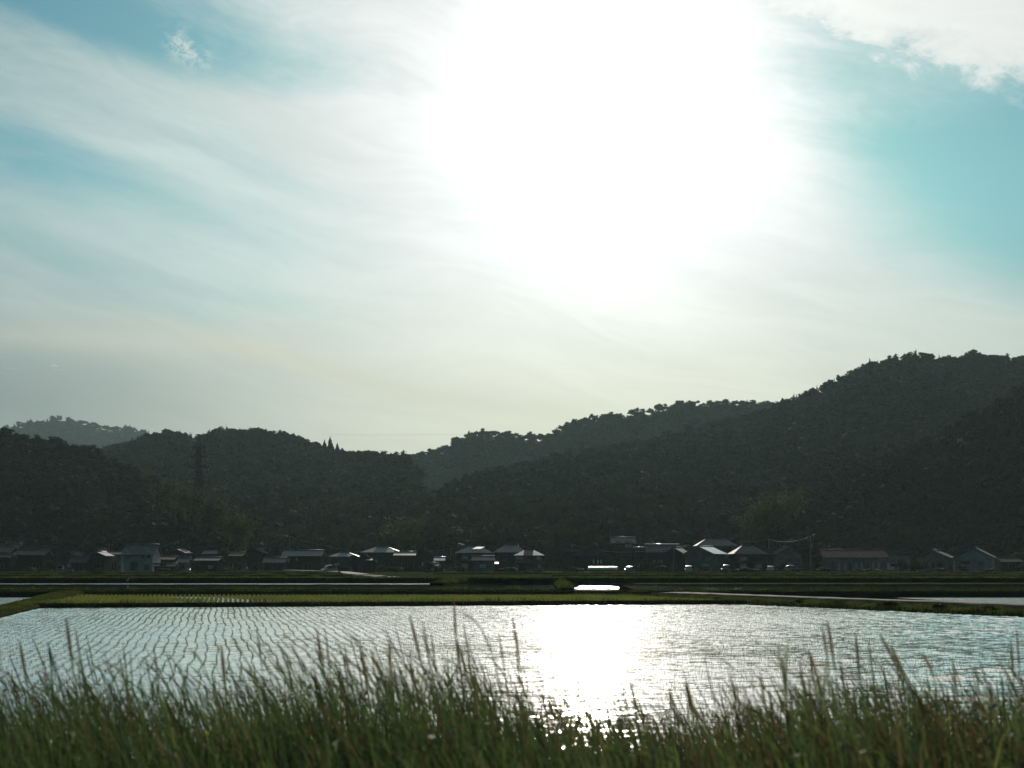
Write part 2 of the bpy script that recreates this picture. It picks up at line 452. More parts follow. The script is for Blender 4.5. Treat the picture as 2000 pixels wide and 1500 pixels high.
sheet('paddy_water', [(-95, 60, 0.08), (-26.8, 60, 0.08), (-29.0, 78, 0.08), (-32.0, 99.0, 0.08), (-95, 98.5, 0.08)], M['water_flat'])
sheet('paddy_water', [(-29.0, 80.5, 0.1), (14, 87.0, 0.1), (7, 101.5, 0.1), (-33.0, 101.0, 0.1)], M['water_flat'])
sheet('paddy_water', [(31, 72, 0.06), (110, 72, 0.06), (110, 99.5, 0.06), (27, 99.5, 0.06)], M['water_flat'])
sheet('paddy_water', [(-110, 110, 0.42), (3.4, 112, 0.42), (3.9, 134, 0.42), (-110, 134, 0.42)], M['calm_water'])
sheet('paddy_water', [(5.2, 113.5, 0.42), (6.1, 114.1, .42), (7.0, 113.2, .42), (8.0, 114, .42), (8.6, 113.0, 0.42), (9.0, 118, .42), (9.4, 124, 0.42), (9.1, 128, .42), (8.4, 130, 0.42), (7.4, 129, .42), (6.6, 131, 0.42), (5.9, 127, .42), (5.9, 121, 0.42), (5.2, 118, .42)], M['water_flat'])
sheet('paddy_water', [(9.6, 110, 0.42), (120, 110, 0.42), (120, 132, 0.42), (10.3, 132, 0.42)], M['calm_water'])
sheet('paddy_water', [(-110, 135.2, 0.46), (-7.5, 135.2, 0.46), (-7.5, 142.5, 0.46), (-110, 142.5, 0.46)], M['water_flat'])


def bank(name, line, width, top, bottom=-0.35, mat=None, slope=0.35, tufts=0, seed=0, label=None):
    """raised earth bank following a polyline of (x, y) or (x, y, top)"""
    pts = []
    for i in range(len(line) - 1):
        a, b = np.array(line[i][:2], float), np.array(line[i + 1][:2], float)
        ta = line[i][2] if len(line[i]) > 2 else top; tb = line[i + 1][2] if len(line[i + 1]) > 2 else top
        n = max(2, int(np.linalg.norm(b - a) / 0.8))
        for k in range(n + (i == len(line) - 2)):
            w = k / n; pts.append((*(a + (b - a) * w), ta + (tb - ta) * w))
    P = np.array(pts); T = np.gradient(P[:, :2], axis=0); T /= np.linalg.norm(T, axis=1)[:, None]
    N = np.stack([-T[:, 1], T[:, 0]], 1)
    r = np.random.default_rng(seed)
    rows = []
    hw = width / 2
    for off, dz in ((-hw - slope, None), (-hw, 0), (-hw * 0.4, 0.03), (hw * 0.4, 0.03), (hw, 0), (hw + slope, None)):
        jit = r.normal(0, 0.05, len(P))
        xy = P[:, :2] + N * (off + jit)[:, None]
        z = np.full(len(P), bottom) if dz is None else P[:, 2] + dz + r.normal(0, 0.015, len(P))
        rows.append(np.column_stack([xy, z]))
    V = np.stack(rows); idx = np.arange(V.shape[0] * V.shape[1]).reshape(V.shape[:2])
    Q = np.stack([idx[:-1, :-1], idx[:-1, 1:], idx[1:, 1:], idx[1:, :-1]], -1).reshape(-1, 4)
    o = np_mesh(name, V.reshape(-1, 3), Q, mat or M['bank'])
    tag(o, kind='structure', label=label)
    return P, N

def ribbons(base, height, lean, leandir, width, yaw, nseg=4, droop=0.0, wprof=None):
    """vectorised curved ribbons; returns V, Q"""
    n = len(base)
    t = np.linspace(0, 1, nseg + 1)
    V = np.zeros((n, nseg + 1, 2, 3))
    side = np.stack([np.cos(yaw), np.sin(yaw)], 1)
    ld = np.stack([np.cos(leandir), np.sin(leandir)], 1)
    wp = wprof if wprof is not None else (1 - t) ** 0.6 * 0.9 + 0.1
    for i, tt in enumerate(t):
        hor = lean * tt ** 1.8
        zz = height * (tt - droop * tt ** 3.2)
        c = np.column_stack([base[:, 0] + ld[:, 0] * hor, base[:, 1] + ld[:, 1] * hor, base[:, 2] + zz])
        w = (width * wp[i] / 2)[:, None] * side
        V[:, i, 0, :] = c; V[:, i, 1, :] = c
        V[:, i, 0, :2] -= w; V[:, i, 1, :2] += w
    idx = np.arange(n * (nseg + 1) * 2).reshape(n, nseg + 1, 2)
    Q = np.stack([idx[:, :-1, 0], idx[:, :-1, 1], idx[:, 1:, 1], idx[:, 1:, 0]], -1).reshape(-1, 4)
    return V.reshape(-1, 3), Q


def blades_along(P, N, width, per_m, hmin, hmax, seed, wd=0.03, clump=0.6):
    r = np.random.default_rng(seed)
    L = np.sum(np.linalg.norm(np.diff(P[:, :2], axis=0), axis=1)); n = int(L * per_m)
    s = r.uniform(0, len(P) - 1.001, n); i = s.astype(int); f = (s - i)[:, None]
    base = P[i] * (1 - f) + P[i + 1] * f
    off = r.uniform(-width / 2, width / 2, n)
    base = base.copy(); base[:, :2] += N[i] * off[:, None]
    k = 0.5 + 0.5 * fbm(base[:, 0] * 1.6, base[:, 1] * 1.6, seed + 5, 3)
    h = r.uniform(hmin, hmax, n) * (1 - clump + clump * np.clip(k * 1.7, 0.1, 2.0))
    drop = np.clip((np.abs(off) - width / 2 + 0.4) * 0.7, 0, 0.5)
    base[:, 2] -= drop * 0.5
    return ribbons(base, h, r.uniform(0.05, 0.45, n) * h, r.uniform(0, 6.28, n), np.full(n, wd) * r.uniform(0.6, 1.5, n), r.normal(0, 0.6, n), 3)

def cat(parts):
    Vs, Qs, k = [], [], 0
    for V, Q in parts: Vs.append(V); Qs.append(Q + k); k += len(V)
    return np.concatenate(Vs), np.concatenate(Qs)

verge = []
# bank between the flooded paddy and the green one
P, N = bank('field_bank', [(-26.9, 79.0), (14.2, 86.0)], 1.1, 0.22, seed=1, label='dark grassy bank along the far edge of the flooded paddy')
verge.append(blades_along(P, N, 1.5, 45, 0.06, 0.30, 11, 0.035, 0.85))
# left bank running away beside the flooded paddy
P, N = bank('field_bank', [(-11.5, 18, .2), (-20.8, 46, .2), (-24.6, 64, .2), (-27.5, 79, .2), (-30.2, 92, .3), (-32.6, 104, .42)], 1.8, 0.2, seed=2, label='broad green grassy bank curving along the left side of the paddy')
verge.append(blades_along(P, N, 2.2, 200, 0.04, 0.15, 12, 0.03, 0.5))
# strip between the path on the right and the water
RB = [(60, -4), (45, 24), (25.6, 66.5), (15.6, 86.5), (10.0, 98.5), (4.0, 104.5)]
P, N = bank('field_bank', RB, 2.4, 0.12, seed=3, slope=0.6, label='shrubby bank between the farm path and the paddy on the right')
verge.append(blades_along(P, N, 3.2, 190, 0.05, 0.27, 13, 0.05, 0.7))
P, N = bank('farm_path', [(64, -2), (49, 26), (28.4, 68.5), (18.6, 88.5), (12.8, 101), (4.6, 112.5)], 2.3, 0.36, seed=4, mat=M['path'], slope=0.3, label='pale earth farm path running diagonally on the right')
verge.append(blades_along(P, N + 0, 0.4, 18, 0.04, 0.16, 14, 0.03, 0.9))
# terrace wall
P, N = bank('field_bank', [(-130, 103.5), (3, 103.8), (130, 103.5)], 2.0, 0.42, seed=5, slope=0.3, label='long dark terrace bank behind the green paddy')
verge.append(blades_along(P, N, 2.2, 60, 0.03, 0.12, 15, 0.04, 0.7))
P, N = bank('field_bank', [(-130, 108.4), (4.2, 110.3)], 0.9, 0.43, seed=6, slope=0.4, label='low tufted bank in front of the calm upper paddy')
verge.append(blades_along(P, N, 1.1, 60, 0.03, 0.26, 16, 0.05, 0.97))
P, N = bank('field_bank', [(9.0, 108.6), (130, 108.4)], 0.8, 0.40, seed=7, slope=0.4, label='low tufted bank in front of the calm upper paddy on the right')
verge.append(blades_along(P, N, 1.1, 50, 0.02, 0.22, 17, 0.05, 0.97))
P, N = bank('field_bank', [(4.3, 109), (4.7, 138)], 0.8, 0.52, seed=8)
verge.append(blades_along(P, N, 1.1, 60, 0.1, 0.5, 18, 0.05, 0.8))
P, N = bank('field_bank', [(-130, 134.6), (-2.0, 134.9)], 0.5, 0.44, seed=9)
P, N = bank('field_bank', [(9.4, 132.8), (130, 132.6)], 0.7, 0.50, seed=10)
verge.append(blades_along(P, N, 0.8, 60, 0.05, 0.2, 19, 0.05, 0.6))
P, N = bank('field_bank', [(-7.2, 134), (-5.0, 144)], 1.4, 0.62, seed=11)
verge.append(blades_along(P, N, 1.5, 90, 0.1, 0.5, 20, 0.05, 0.8))
P, N = bank('field_bank', [(-135, 144.5), (0, 145), (135, 144.3)], 2.6, 0.98, seed=12, slope=0.5, label='tall dark terrace bank below the village fields')
verge.append(blades_along(P, N, 3.2, 70, 0.06, 0.30, 21, 0.06, 0.7))
V, Q = cat(verge)
o = np_mesh('bank_grass', V, Q, M['verge']); tag(o, 'rough green grass growing on the banks between the paddies', kind='stuff')

# upper fields and village ground
def up(X, Y):
    return np.interp(Y, [137, 145, 205, 240, 300, 430], [0.75, 0.84, 0.9, 0.62, 0.35, 0.6])
grid_terrain('village_ground', -190, 190, np.concatenate([np.linspace(143.6, 205, 24), np.linspace(210, 430, 26)]), up, M['grassland'], 160, 0.05, 8)
# pale green strip field to the right
sheet('field', [(12, 133.4, 0.50), (130, 133.4, 0.52), (130, 141.5, 0.52), (12, 141.5, 0.52)], M['pale_field'])
b = [(8, 145.5), (-8.9, 148)]

def ridge_bank(line, w, top, sd, pm, h0, h1):
    P, N = bank('field_bank', line, w, top, bottom=0.2, seed=sd, slope=0.6)
    return blades_along(P, N, w, pm, h0, h1, sd + 40, 0.06, 0.7)
v2 = [ridge_bank([(-140, 174), (-20, 175)], 1.4, 1.02, 31, 60, 0.08, 0.35),
      ridge_bank([(5, 176), (140, 173)], 1.4, 1.0, 32, 60, 0.08, 0.35),
      ridge_bank([(-160, 214), (-26, 214)], 1.2, 1.05, 33, 50, 0.08, 0.35),
      ridge_bank([(-12, 216), (150, 212)], 1.2, 0.98, 34, 50, 0.08, 0.35)]
V, Q = cat(v2)
o = np_mesh('bank_grass', V, Q, M['verge']); tag(o, 'rough grass on the ridges of the fields in front of the village', kind='stuff')

# farm road coming down from the village
def strip(name, pts, w, mat, label=None):
    P = np.array(pts, float); T = np.gradient(P[:, :2], axis=0); T /= np.linalg.norm(T, axis=1)[:, None]
    N = np.stack([-T[:, 1], T[:, 0]], 1)
    b = MB()
    for i in range(len(P) - 1):
        a0 = (*(P[i, :2] - N[i] * w / 2), P[i, 2]); a1 = (*(P[i, :2] + N[i] * w / 2), P[i, 2])
        c0 = (*(P[i + 1, :2] - N[i + 1] * w / 2), P[i + 1, 2]); c1 = (*(P[i + 1, :2] + N[i + 1] * w / 2), P[i + 1, 2])
        b.quad(a0, c0, c1, a1)
        for s0, s1 in ((a0, c0), (a1, c1)):
            b.quad(s0, s1, (s1[0], s1[1], s1[2] - 0.5), (s0[0], s0[1], s0[2] - 0.5))
    o = b.build(name, mat); tag(o, label, kind='structure'); return o
def rp(px, py, d): q = at(px, py, d); return tuple(q)
strip('farm_road', [rp(905, 1140.5, 143), rp(850, 1138.2, 147), rp(800, 1131.5, 155), rp(757, 1126.5, 168), rp(722, 1123.4, 190), rp(692, 1119.6, 225), rp(668, 1116.5, 262), rp(640, 1115.2, 300), rp(560, 1113.0, 318), rp(470, 1113.2, 318)], 3.0, M['road'], 'pale farm road curving down from the village to the fields')
strip('farm_road', [rp(1980, 1129.3, 205), rp(1800, 1130.6, 176), rp(1700, 1127.2, 205), rp(1600, 1123.5, 245)], 2.4, M['road'], 'thin pale field road in front of the village on the right')

# ------------------------------------------------------------------ rice plants
def seedling_rows(x0, x1, y0, y1, inside, rowsp, sp, h0, h1, wd, seed, z, k, ang=-0.2075, wob=0.06, skip=0.0):
    r = np.random.default_rng(seed)
    ca, sa = math.cos(ang), math.sin(ang)     # rows run along (sin, cos) direction
    us = np.arange(-90, 90, rowsp); vs = np.arange(0, 130, sp)
    U, Vv = np.meshgrid(us, vs, indexing='ij')
    U = U + wob * np.sin(Vv * 0.35 + U * 0.2) + 0.5 * wob * np.sin(Vv * 1.1 + U * 3.1) + r.normal(0, 0.012, U.shape); Vv = Vv + r.normal(0, 0.02, U.shape)
    Xp = U * ca + Vv * sa; Yp = -U * sa + Vv * ca
    m = (Xp > x0) & (Xp < x1) & (Yp > y0) & (Yp < y1) & (r.random(Xp.shape) > skip)
    Xp, Yp = Xp[m], Yp[m]
    m = inside(Xp, Yp); Xp, Yp = Xp[m], Yp[m]
    if skip: m = r.random(len(Xp)) < np.clip(0.95 + 0.5 * fbm(Xp * 0.5, Yp * 0.22, seed + 60, 3), 0.05, 1); Xp, Yp = Xp[m], Yp[m]
    # keep only what stands near the view
    m = np.abs(Xp) < 0.42 * Yp + 4; Xp, Yp = Xp[m], Yp[m]
    n = len(Xp); out = []
    for q in range(k):
        base = np.column_stack([Xp + r.normal(0, 0.012, n), Yp + r.normal(0, 0.012, n), np.full(n, z)])
        h = r.uniform(h0, h1, n)
        out.append(ribbons(base, h, r.uniform(0.1, 0.6, n) * h, r.uniform(0, 6.28, n), np.full(n, wd), r.normal(0, 0.5, n), 2))
    return cat(out)

def in_W1(x, y):
    left = np.interp(y, [12, 64, 78.2], [-14, -23.3, -26.2]) + 0.5
    right = np.interp(y, [12, 65, 85], [52, 23.7, 13.9]) - 0.5
    far = 78.2 + (x + 26.2) * (6.8 / 40.1) - 0.8
    return (x > left) & (x < right) & (y < far) & (y > 14)
V, Q = seedling_rows(-27, 20, 15, 86, in_W1, 0.30, 0.15, 0.045, 0.10, 0.0052, 21, 0.0, 3, skip=0.12, wob=0.055)
o = np_mesh('rice_seedlings', V, Q, M['seedling']); tag(o, 'thin rows of young rice seedlings standing in the flooded paddy', kind='stuff')

def in_F2(x, y):
    right = np.interp(y, [86, 102], [13.2, 7.6])
    near = 80.6 + (x + 26) * (6.8 / 40.1)
    left = np.interp(y, [80, 101], [-28.2, -31.4])
    return (x < right) & (y > near) & (x > left) & (y < 101)
V, Q = seedling_rows(-36, 16, 79, 102, in_F2, 0.30, 0.16, 0.12, 0.22, 0.03, 22, 0.1, 4)
o = np_mesh('rice_plants', V, Q, M['rice']); tag(o, 'bright green band of rice growing in the narrow paddy', kind='stuff')

# ------------------------------------------------------------------ hills and woods
def blob_proto(r, nblob, nleaf, conifer=False, leaf=0.55):
    """one crown of unit radius and unit height: leaf cards spread over lumpy clumps, plus solid cores. returns V,Q"""
    Vs, Qs, k = [], [], 0
    cs = []
    for i in range(nblob):
        if conifer:
            t = (i + 0.5) / nblob; rr = (1 - t) * 0.55 + 0.04; a = r.uniform(0, 6.28)
            cs.append((math.cos(a) * rr * 0.3, math.sin(a) * rr * 0.3, t, rr, 0.16))
        else:
            a = r.uniform(0, 6.28); q = r.uniform(0.15, 0.72); zz = r.uniform(0.30, 0.86) if i else 0.6
            rr = r.uniform(0.26, 0.46)
            q *= 1.0 - max(0, zz - 0.6) * 1.3
            cs.append((math.cos(a) * q, math.sin(a) * q, zz, rr, rr * 0.42))
    # cores: a low-poly lumpy ball each
    g_ = [(-1, -1, -1), (1, -1, -1), (1, 1, -1), (-1, 1, -1), (-1, -1, 1), (1, -1, 1), (1, 1, 1), (-1, 1, 1)]
    qq = [(0, 3, 2, 1), (4, 5, 6, 7), (0, 1, 5, 4), (1, 2, 6, 5), (2, 3, 7, 6), (3, 0, 4, 7)]
    for (cx, cy_, cz, rr, rz) in cs:
        v_ = np.array(g_, float) / 1.732 * r.uniform(0.7, 1.0, (8, 1))
        a = r.uniform(0, 6.28); c, s = math.cos(a), math.sin(a)
        v_ = np.column_stack([v_[:, 0] * c - v_[:, 1] * s, v_[:, 0] * s + v_[:, 1] * c, v_[:, 2]])
        v_ = v_ * [rr * 0.8, rr * 0.8, rz * 0.8] + [cx, cy_, cz]
        Vs.append(v_); Qs.append(np.array(qq) + k); k += 8
        n = nleaf
        d = r.normal(0, 1, (n, 3)); d /= np.linalg.norm(d, axis=1)[:, None]
        d[:, 2] = np.where(d[:, 2] < -0.4, -d[:, 2], d[:, 2])
        rad = r.uniform(0.78, 1.15, (n, 1))
        c0 = d * [rr, rr, rz] * rad + [cx, cy_, cz]
        nn = d + r.normal(0, 0.6, (n, 3)); nn /= np.linalg.norm(nn, axis=1)[:, None]
        up_ = r.normal(0, 1, (n, 3)); t1 = np.cross(nn, up_); t1 /= np.linalg.norm(t1, axis=1)[:, None]; t2_ = np.cross(nn, t1)
        sz_ = leaf * rr * r.uniform(0.5, 1.1, (n, 1))
        sc_ = np.array([1, 1, 0.55])
        q4 = np.stack([c0 - t1 * sz_ * sc_, c0 - t2_ * sz_ * 0.7 * sc_, c0 + t1 * sz_ * sc_, c0 + t2_ * sz_ * 0.7 * sc_], 1)
        Vs.append(q4.reshape(-1, 3)); Qs.append(np.arange(n * 4).reshape(-1, 4) + k); k += n * 4
    return np.concatenate(Vs), np.concatenate(Qs)

pr = np.random.default_rng(99)
BROAD = [blob_proto(pr, int(pr.integers(6, 9)), 20) for _ in range(9)]
BROAD_LO = [blob_proto(pr, 5, 12, leaf=0.7) for _ in range(7)]
CONE = [blob_proto(pr, 9, 14, True, leaf=0.7) for _ in range(4)]


def plant(protos, pos, rad, hei, seed):
    """instance-merge crowns: pos (n,3)"""
    r = np.random.default_rng(seed); which = r.integers(0, len(protos), len(pos)); Vs, Qs, k = [], [], 0
    for i, (pv, pq) in enumerate(protos):
        m = which == i; n = m.sum()
        if not n: continue
        a = r.uniform(0, 6.28, n); c, s = np.cos(a)[:, None], np.sin(a)[:, None]
        x = pv[None, :, 0] * c - pv[None, :, 1] * s; y = pv[None, :, 0] * s + pv[None, :, 1] * c
        V = np.stack([x * rad[m][:, None], y * rad[m][:, None], pv[None, :, 2] * hei[m][:, None]], -1) + pos[m][:, None, :]
        Q = pq[None] + (np.arange(n) * len(pv))[:, None, None] + k
        Vs.append(V.reshape(-1, 3)); Qs.append(Q.reshape(-1, 4)); k += n * len(pv)
    return np.concatenate(Vs), np.concatenate(Qs)


def hill(label, ridge, dr, df, zf, wood_label, t_trees=(-0.04, 1.0), sp=6.0, th=8.0, seed=0, p=1.15, cone=0.12, lo_t=0.25, rough=0.05):
    """ridge: [(px, py)] skyline in the photo; dr, df: [(px, depth)] of ridge and foot"""
    px = np.arange(ridge[0][0], ridge[-1][0] + 1, 8.0)
    D_r = lerp_list(dr, px); D_f = lerp_list(df, px)
    yy = lerp_list(ridge, px)
    zr = HC + (HY - yy) * D_r / F - th * 0.82

    def surf(pp, t):
        d_r = lerp_list(dr, pp); d_f = lerp_list(df, pp); y_ = lerp_list(ridge, pp)
        z_r = HC + (HY - y_) * d_r / F - th * 0.82
        d = d_r + (d_f - d_r) * t
        hh = np.where(t >= 0, np.clip(1 - t, 0, 1) ** p, 1 + t * 1.6)
        x = (pp - CX) / F * d
        nz = fbm(x * 0.018, d * 0.018, seed + 50, 4) * rough * (z_r - zf) * np.sin(np.clip(t, 0, 1) * np.pi)
        z = zf + (z_r - zf) * hh + nz
        return np.stack([x, d, z], -1)
    ts = np.concatenate([np.linspace(-0.5, 0, 6)[:-1], np.linspace(0, 1, 32)])
    PP, TT = np.meshgrid(px, ts)
    V = surf(PP, TT)
    idx = np.arange(PP.size).reshape(PP.shape)
    Q = np.stack([idx[:-1, :-1], idx[:-1, 1:], idx[1:, 1:], idx[1:, :-1]], -1).reshape(-1, 4)
    o = np_mesh('hill', V.reshape(-1, 3), Q, M['forest_floor'], smooth=True); tag(o, label, kind='structure')
    # trees on a jittered lattice in (x, depth)
    r = np.random.default_rng(seed)
    dmin, dmax = min(D_f.min(), D_r.min()), D_r.max() * 1.02
    ds = np.arange(dmin, dmax, sp); pos = []
    for d in ds:
        xs = np.arange((px[0] - CX) / F * d, (px[-1] - CX) / F * d, sp)
        x = xs + r.uniform(-0.45, 0.45, len(xs)) * sp; dd = d + r.uniform(-0.45, 0.45, len(xs)) * sp
        pp = CX + x / dd * F
        d_r = lerp_list(dr, pp); d_f = lerp_list(df, pp)
        t = (dd - d_r) / (d_f - d_r)
        m = (t > t_trees[0]) & (t < t_trees[1]) & (pp > px[0]) & (pp < px[-1])
        s = surf(pp[m], t[m]); pos.append(np.column_stack([s, t[m]]))
    pos = np.concatenate(pos); n = len(pos)
    big = 0.5 + 0.5 * fbm(pos[:, 0] * 0.03, pos[:, 1] * 0.03, seed + 9, 3)
    h = th * (0.80 + 0.16 * r.random(n) + 0.22 * big + 0.22 * (r.random(n) > 0.95))
    rad = sp * 0.80 * r.uniform(0.75, 1.25, n)
    t = pos[:, 3]; P3 = pos[:, :3].copy(); P3[:, 2] -= 0.8
    isc = r.random(n) < cone * (0.3 + 1.4 * (big > 0.55))
    hi = (t < lo_t) & ~isc; lo = (t >= lo_t) & ~isc
    parts = []
    if hi.any(): parts.append(plant(BROAD, P3[hi], rad[hi], h[hi], seed + 1))
    if lo.any(): parts.append(plant(BROAD_LO, P3[lo], rad[lo] * 1.1, h[lo], seed + 2))
    if isc.any(): parts.append(plant(CONE, P3[isc], rad[isc] * 1.0, h[isc] * 1.05, seed + 3))
    V, Q = cat(parts)
    o = np_mesh('woodland', V, Q, M['leaf_far']); tag(o, wood_label, kind='stuff')
    return surf, n, len(Q)

NT = []
# far hazy mountain
NT.append(hill('distant hazy mountain low on the left horizon', [(-250, 845), (-60, 842), (30, 829), (60, 819), (110, 811), (140, 813), (165, 820), (200, 831), (228, 832), (246, 827), (262, 832), (300, 850), (420, 875), (600, 900)],
     [(-250, 2400), (600, 2400)], [(-250, 2050), (600, 2050)], 60, 'wooded crest of the distant hazy mountain', (-0.03, 0.7), 11, 11, 101, 1.0, 0.2, 0.3)[1:])
# far ridge in the middle, right of the saddle
surfC, *c_ = hill('middle hill rising right of the saddle', [(640, 925), (700, 905), (760, 892), (790, 885), (830, 878), (865, 870), (895, 851), (925, 840), (960, 838), (1000, 842), (1040, 846), (1065, 848), (1090, 835), (1110, 823), (1150, 810), (1200, 804), (1260, 797), (1300, 789), (1336, 777), (1352, 780), (1400, 779), (1460, 781), (1540, 781), (1640, 790), (1760, 800)],
     [(640, 1150), (1760, 1150)], [(640, 880), (1760, 880)], 5, 'woods covering the middle hill right of the saddle', (-0.03, 0.72), 6.0, 7.5, 102, 1.1, 0.04, 0.2)
NT.append(c_)
# left-centre hill
surfB, *c_ = hill('dark rounded hill left of the saddle behind the pylon', [(60, 905), (150, 885), (200, 872), (250, 862), (285, 848), (330, 840), (372, 848), (384, 858), (396, 848), (430, 835), (470, 838), (520, 834), (532, 846), (548, 840), (575, 846), (600, 857), (625, 868), (655, 880), (690, 880), (740, 881), (770, 887), (795, 889), (815, 915), (835, 970), (850, 1040)],
     [(60, 880), (600, 880), (850, 760)], [(60, 470), (450, 420), (850, 420)], 1, 'woods covering the rounded hill behind the pylon', (-0.03, 1.0), 6.8, 9, 103, 1.15, 0.08, 0.22)
NT.append(c_)
# left hill
surfA, *c_ = hill('nearest dark hill at the left edge', [(-260, 790), (-120, 800), (0, 831), (40, 845), (70, 850), (110, 852), (135, 858), (180, 872), (220, 890), (270, 915), (310, 945), (350, 975), (400, 1005), (450, 1035), (500, 1062)],
     [(-260, 560), (200, 560), (500, 440)], [(-260, 385), (500, 375)], 0.6, 'woods covering the nearest hill at the left edge', (-0.03, 1.0), 5.6, 7.5, 104, 1.1, 0.1, 0.3)
NT.append(c_)
# big right hill with its long spur towards the saddle
surfD, *c_ = hill('large dark hill rising to the right with a long spur', [(770, 1060), (790, 1010), (810, 975), (850, 955), (890, 940), (930, 922), (965, 912), (1000, 905), (1050, 897), (1100, 884), (1150, 876), (1200, 865), (1260, 856), (1330, 838), (1400, 824), (1460, 808), (1520, 786), (1560, 772), (1600, 756), (1640, 735), (1670, 722), (1700, 706), (1760, 695), (1780, 688), (1820, 692), (1860, 695), (1900, 686), (1950, 692), (2000, 694), (2100, 690), (2300, 700)],
     [(770, 560), (1000, 720), (1500, 860), (2300, 860)], [(770, 400), (2300, 400)], 0.6, 'woods covering the large hill on the right', (-0.03, 1.0), 6.8, 9, 105, 1.1, 0.06, 0.2)
NT.append(c_)
# near right spur
surfE, *c_ = hill('near spur in front of the large hill at the right edge', [(1440, 1062), (1470, 1030), (1510, 992), (1550, 968), (1600, 935), (1660, 905), (1720, 884), (1780, 862), (1840, 838), (1900, 800), (1960, 768), (2010, 742), (2100, 715), (2300, 680)],
     [(1440, 430), (1600, 500), (2300, 560)], [(1440, 375), (2300, 375)], 0.6, 'woods covering the near spur at the right edge', (-0.03, 1.0), 5.6, 7.5, 106, 1.1, 0.1, 0.3)
NT.append(c_)
print('HILLS', NT)

# conifers standing out on the skyline left of the saddle
def cedar(px, ptop, d, hpx, label, seed):
    top = at(px, ptop, d); h = hpx * d / F
    e = empty('cedar_tree', (top.x, top.y, top.z - h), label=label, cat='tree', group='pointed cedars on the skyline')
    r = np.random.default_rng(seed)
    b = MB(); b.tube((0, 0, 0), (0, 0, h * 0.9), h * 0.02, h * 0.006); b.build('trunk', M['bark'], e)
    V, Q = blob_proto(r, 16, 26, True, leaf=0.8); V = V * [h * 0.34, h * 0.34, h * 0.86] + [0, 0, h * 0.14]
    np_mesh('crown', V, Q, M['leaf_conifer'], parent=e)
cedar(634, 860, 860, 28, 'left and shorter of the pointed cedars on the skyline', 1)
cedar(645, 855, 860, 34, 'tallest narrow cedar standing up from the skyline', 2)
cedar(659, 866, 860, 24, 'small rounded cedar right of the tallest one on the skyline', 3)

# bamboo groves: arching feathery culms
def bamboo_grove(label, area, n, seed, hmin=7, hmax=12):
    r = np.random.default_rng(seed); parts = []
    x0, x1, yb0, yb1, d0, d1 = area
    px = r.uniform(x0, x1, n); f = (px - x0) / (x1 - x0); d = r.uniform(d0, d1, n)
    pb = yb0 + (yb1 - yb0) * f + r.normal(0, 7, n)
    base = np.array([tuple(at(a, b, c)) for a, b, c in zip(px, pb, d)])
    h = r.uniform(hmin, hmax, n); ld = r.uniform(0, 6.28, n); lean = r.uniform(0.25, 0.55, n) * h
    parts.append(ribbons(base, h, lean, ld, np.full(n, 0.12), r.normal(0, 0.3, n), 6, 0.22))
    k = 46
    for q in range(k):
        t = r.uniform(0.35, 1.0, n); c = base + np.column_stack([np.cos(ld) * lean * t ** 1.8, np.sin(ld) * lean * t ** 1.8, h * (t - 0.22 * t ** 3.2)])
        c += r.normal(0, 0.5, (n, 3)); nn = r.normal(0, 1, (n, 3)); nn /= np.linalg.norm(nn, axis=1)[:, None]
        t1 = np.cross(nn, r.normal(0, 1, (n, 3))); t1 /= np.linalg.norm(t1, axis=1)[:, None]; t2_ = np.cross(nn, t1); s = r.uniform(0.25, 0.55, (n, 1))
        parts.append((np.stack([c - t1 * s, c - t2_ * s * 0.5, c + t1 * s, c + t2_ * s * 0.5], 1).reshape(-1, 3), np.arange(n * 4).reshape(-1, 4)))
    V, Q = cat(parts)
    o = np_mesh('bamboo_grove', V, Q, M['bamboo']); tag(o, label, kind='stuff')
bamboo_grove('feathery bamboo grove on the slope right of the pylon', (405, 480, 1030, 1078, 385, 400), 70, 61)
bamboo_grove('feathery bamboo above the left hill shoulder beside the pylon', (300, 400, 985, 1030, 418, 425), 40, 62)
bamboo_grove('pale green bamboo grove behind the village on the right', (1455, 1560, 1060, 1010, 398, 420), 90, 63)
bamboo_grove('light bamboo and young trees at the foot of the saddle', (755, 815, 1075, 1060, 400, 430), 70, 64, 5, 9)
bamboo_grove('pale strip of young growth below the saddle', (788, 812, 965, 965, 950, 980), 30, 65, 8, 22)

# ------------------------------------------------------------------ village houses
hr = random.Random(5)

def ground_z(d): return float(np.interp(d, [137, 145, 205, 240, 300, 430], [0.45, 0.84, 0.9, 0.62, 0.35, 0.6]))


def window(parent, x, z, w, h, y, pane='glass', frame='timber_pale', bars=1, name='window'):
    b = MB(); t = 0.07
    b.box(x - w / 2 - t, x + w / 2 + t, y - 0.06, y + 0.02, z - t, z - 0.002); b.box(x - w / 2 - t, x + w / 2 + t, y - 0.06, y + 0.02, z + h + 0.002, z + h + t)
    b.box(x - w / 2 - t, x - w / 2, y - 0.058, y + 0.02, z, z + h); b.box(x + w / 2, x + w / 2 + t, y - 0.058, y + 0.02, z, z + h)
    for k in range(bars):
        xx = x - w / 2 + w * (k + 1) / (bars + 1); b.box(xx - 0.025, xx + 0.025, y - 0.05, y + 0.02, z + 0.001, z + h - 0.001)
    f = b.build(name, M[frame], parent)
    p = MB(); p.box(x - w / 2 + 0.002, x + w / 2 - 0.002, y - 0.03, y + 0.012, z + 0.002, z + h - 0.002)
    p.build('pane', M[pane], f)


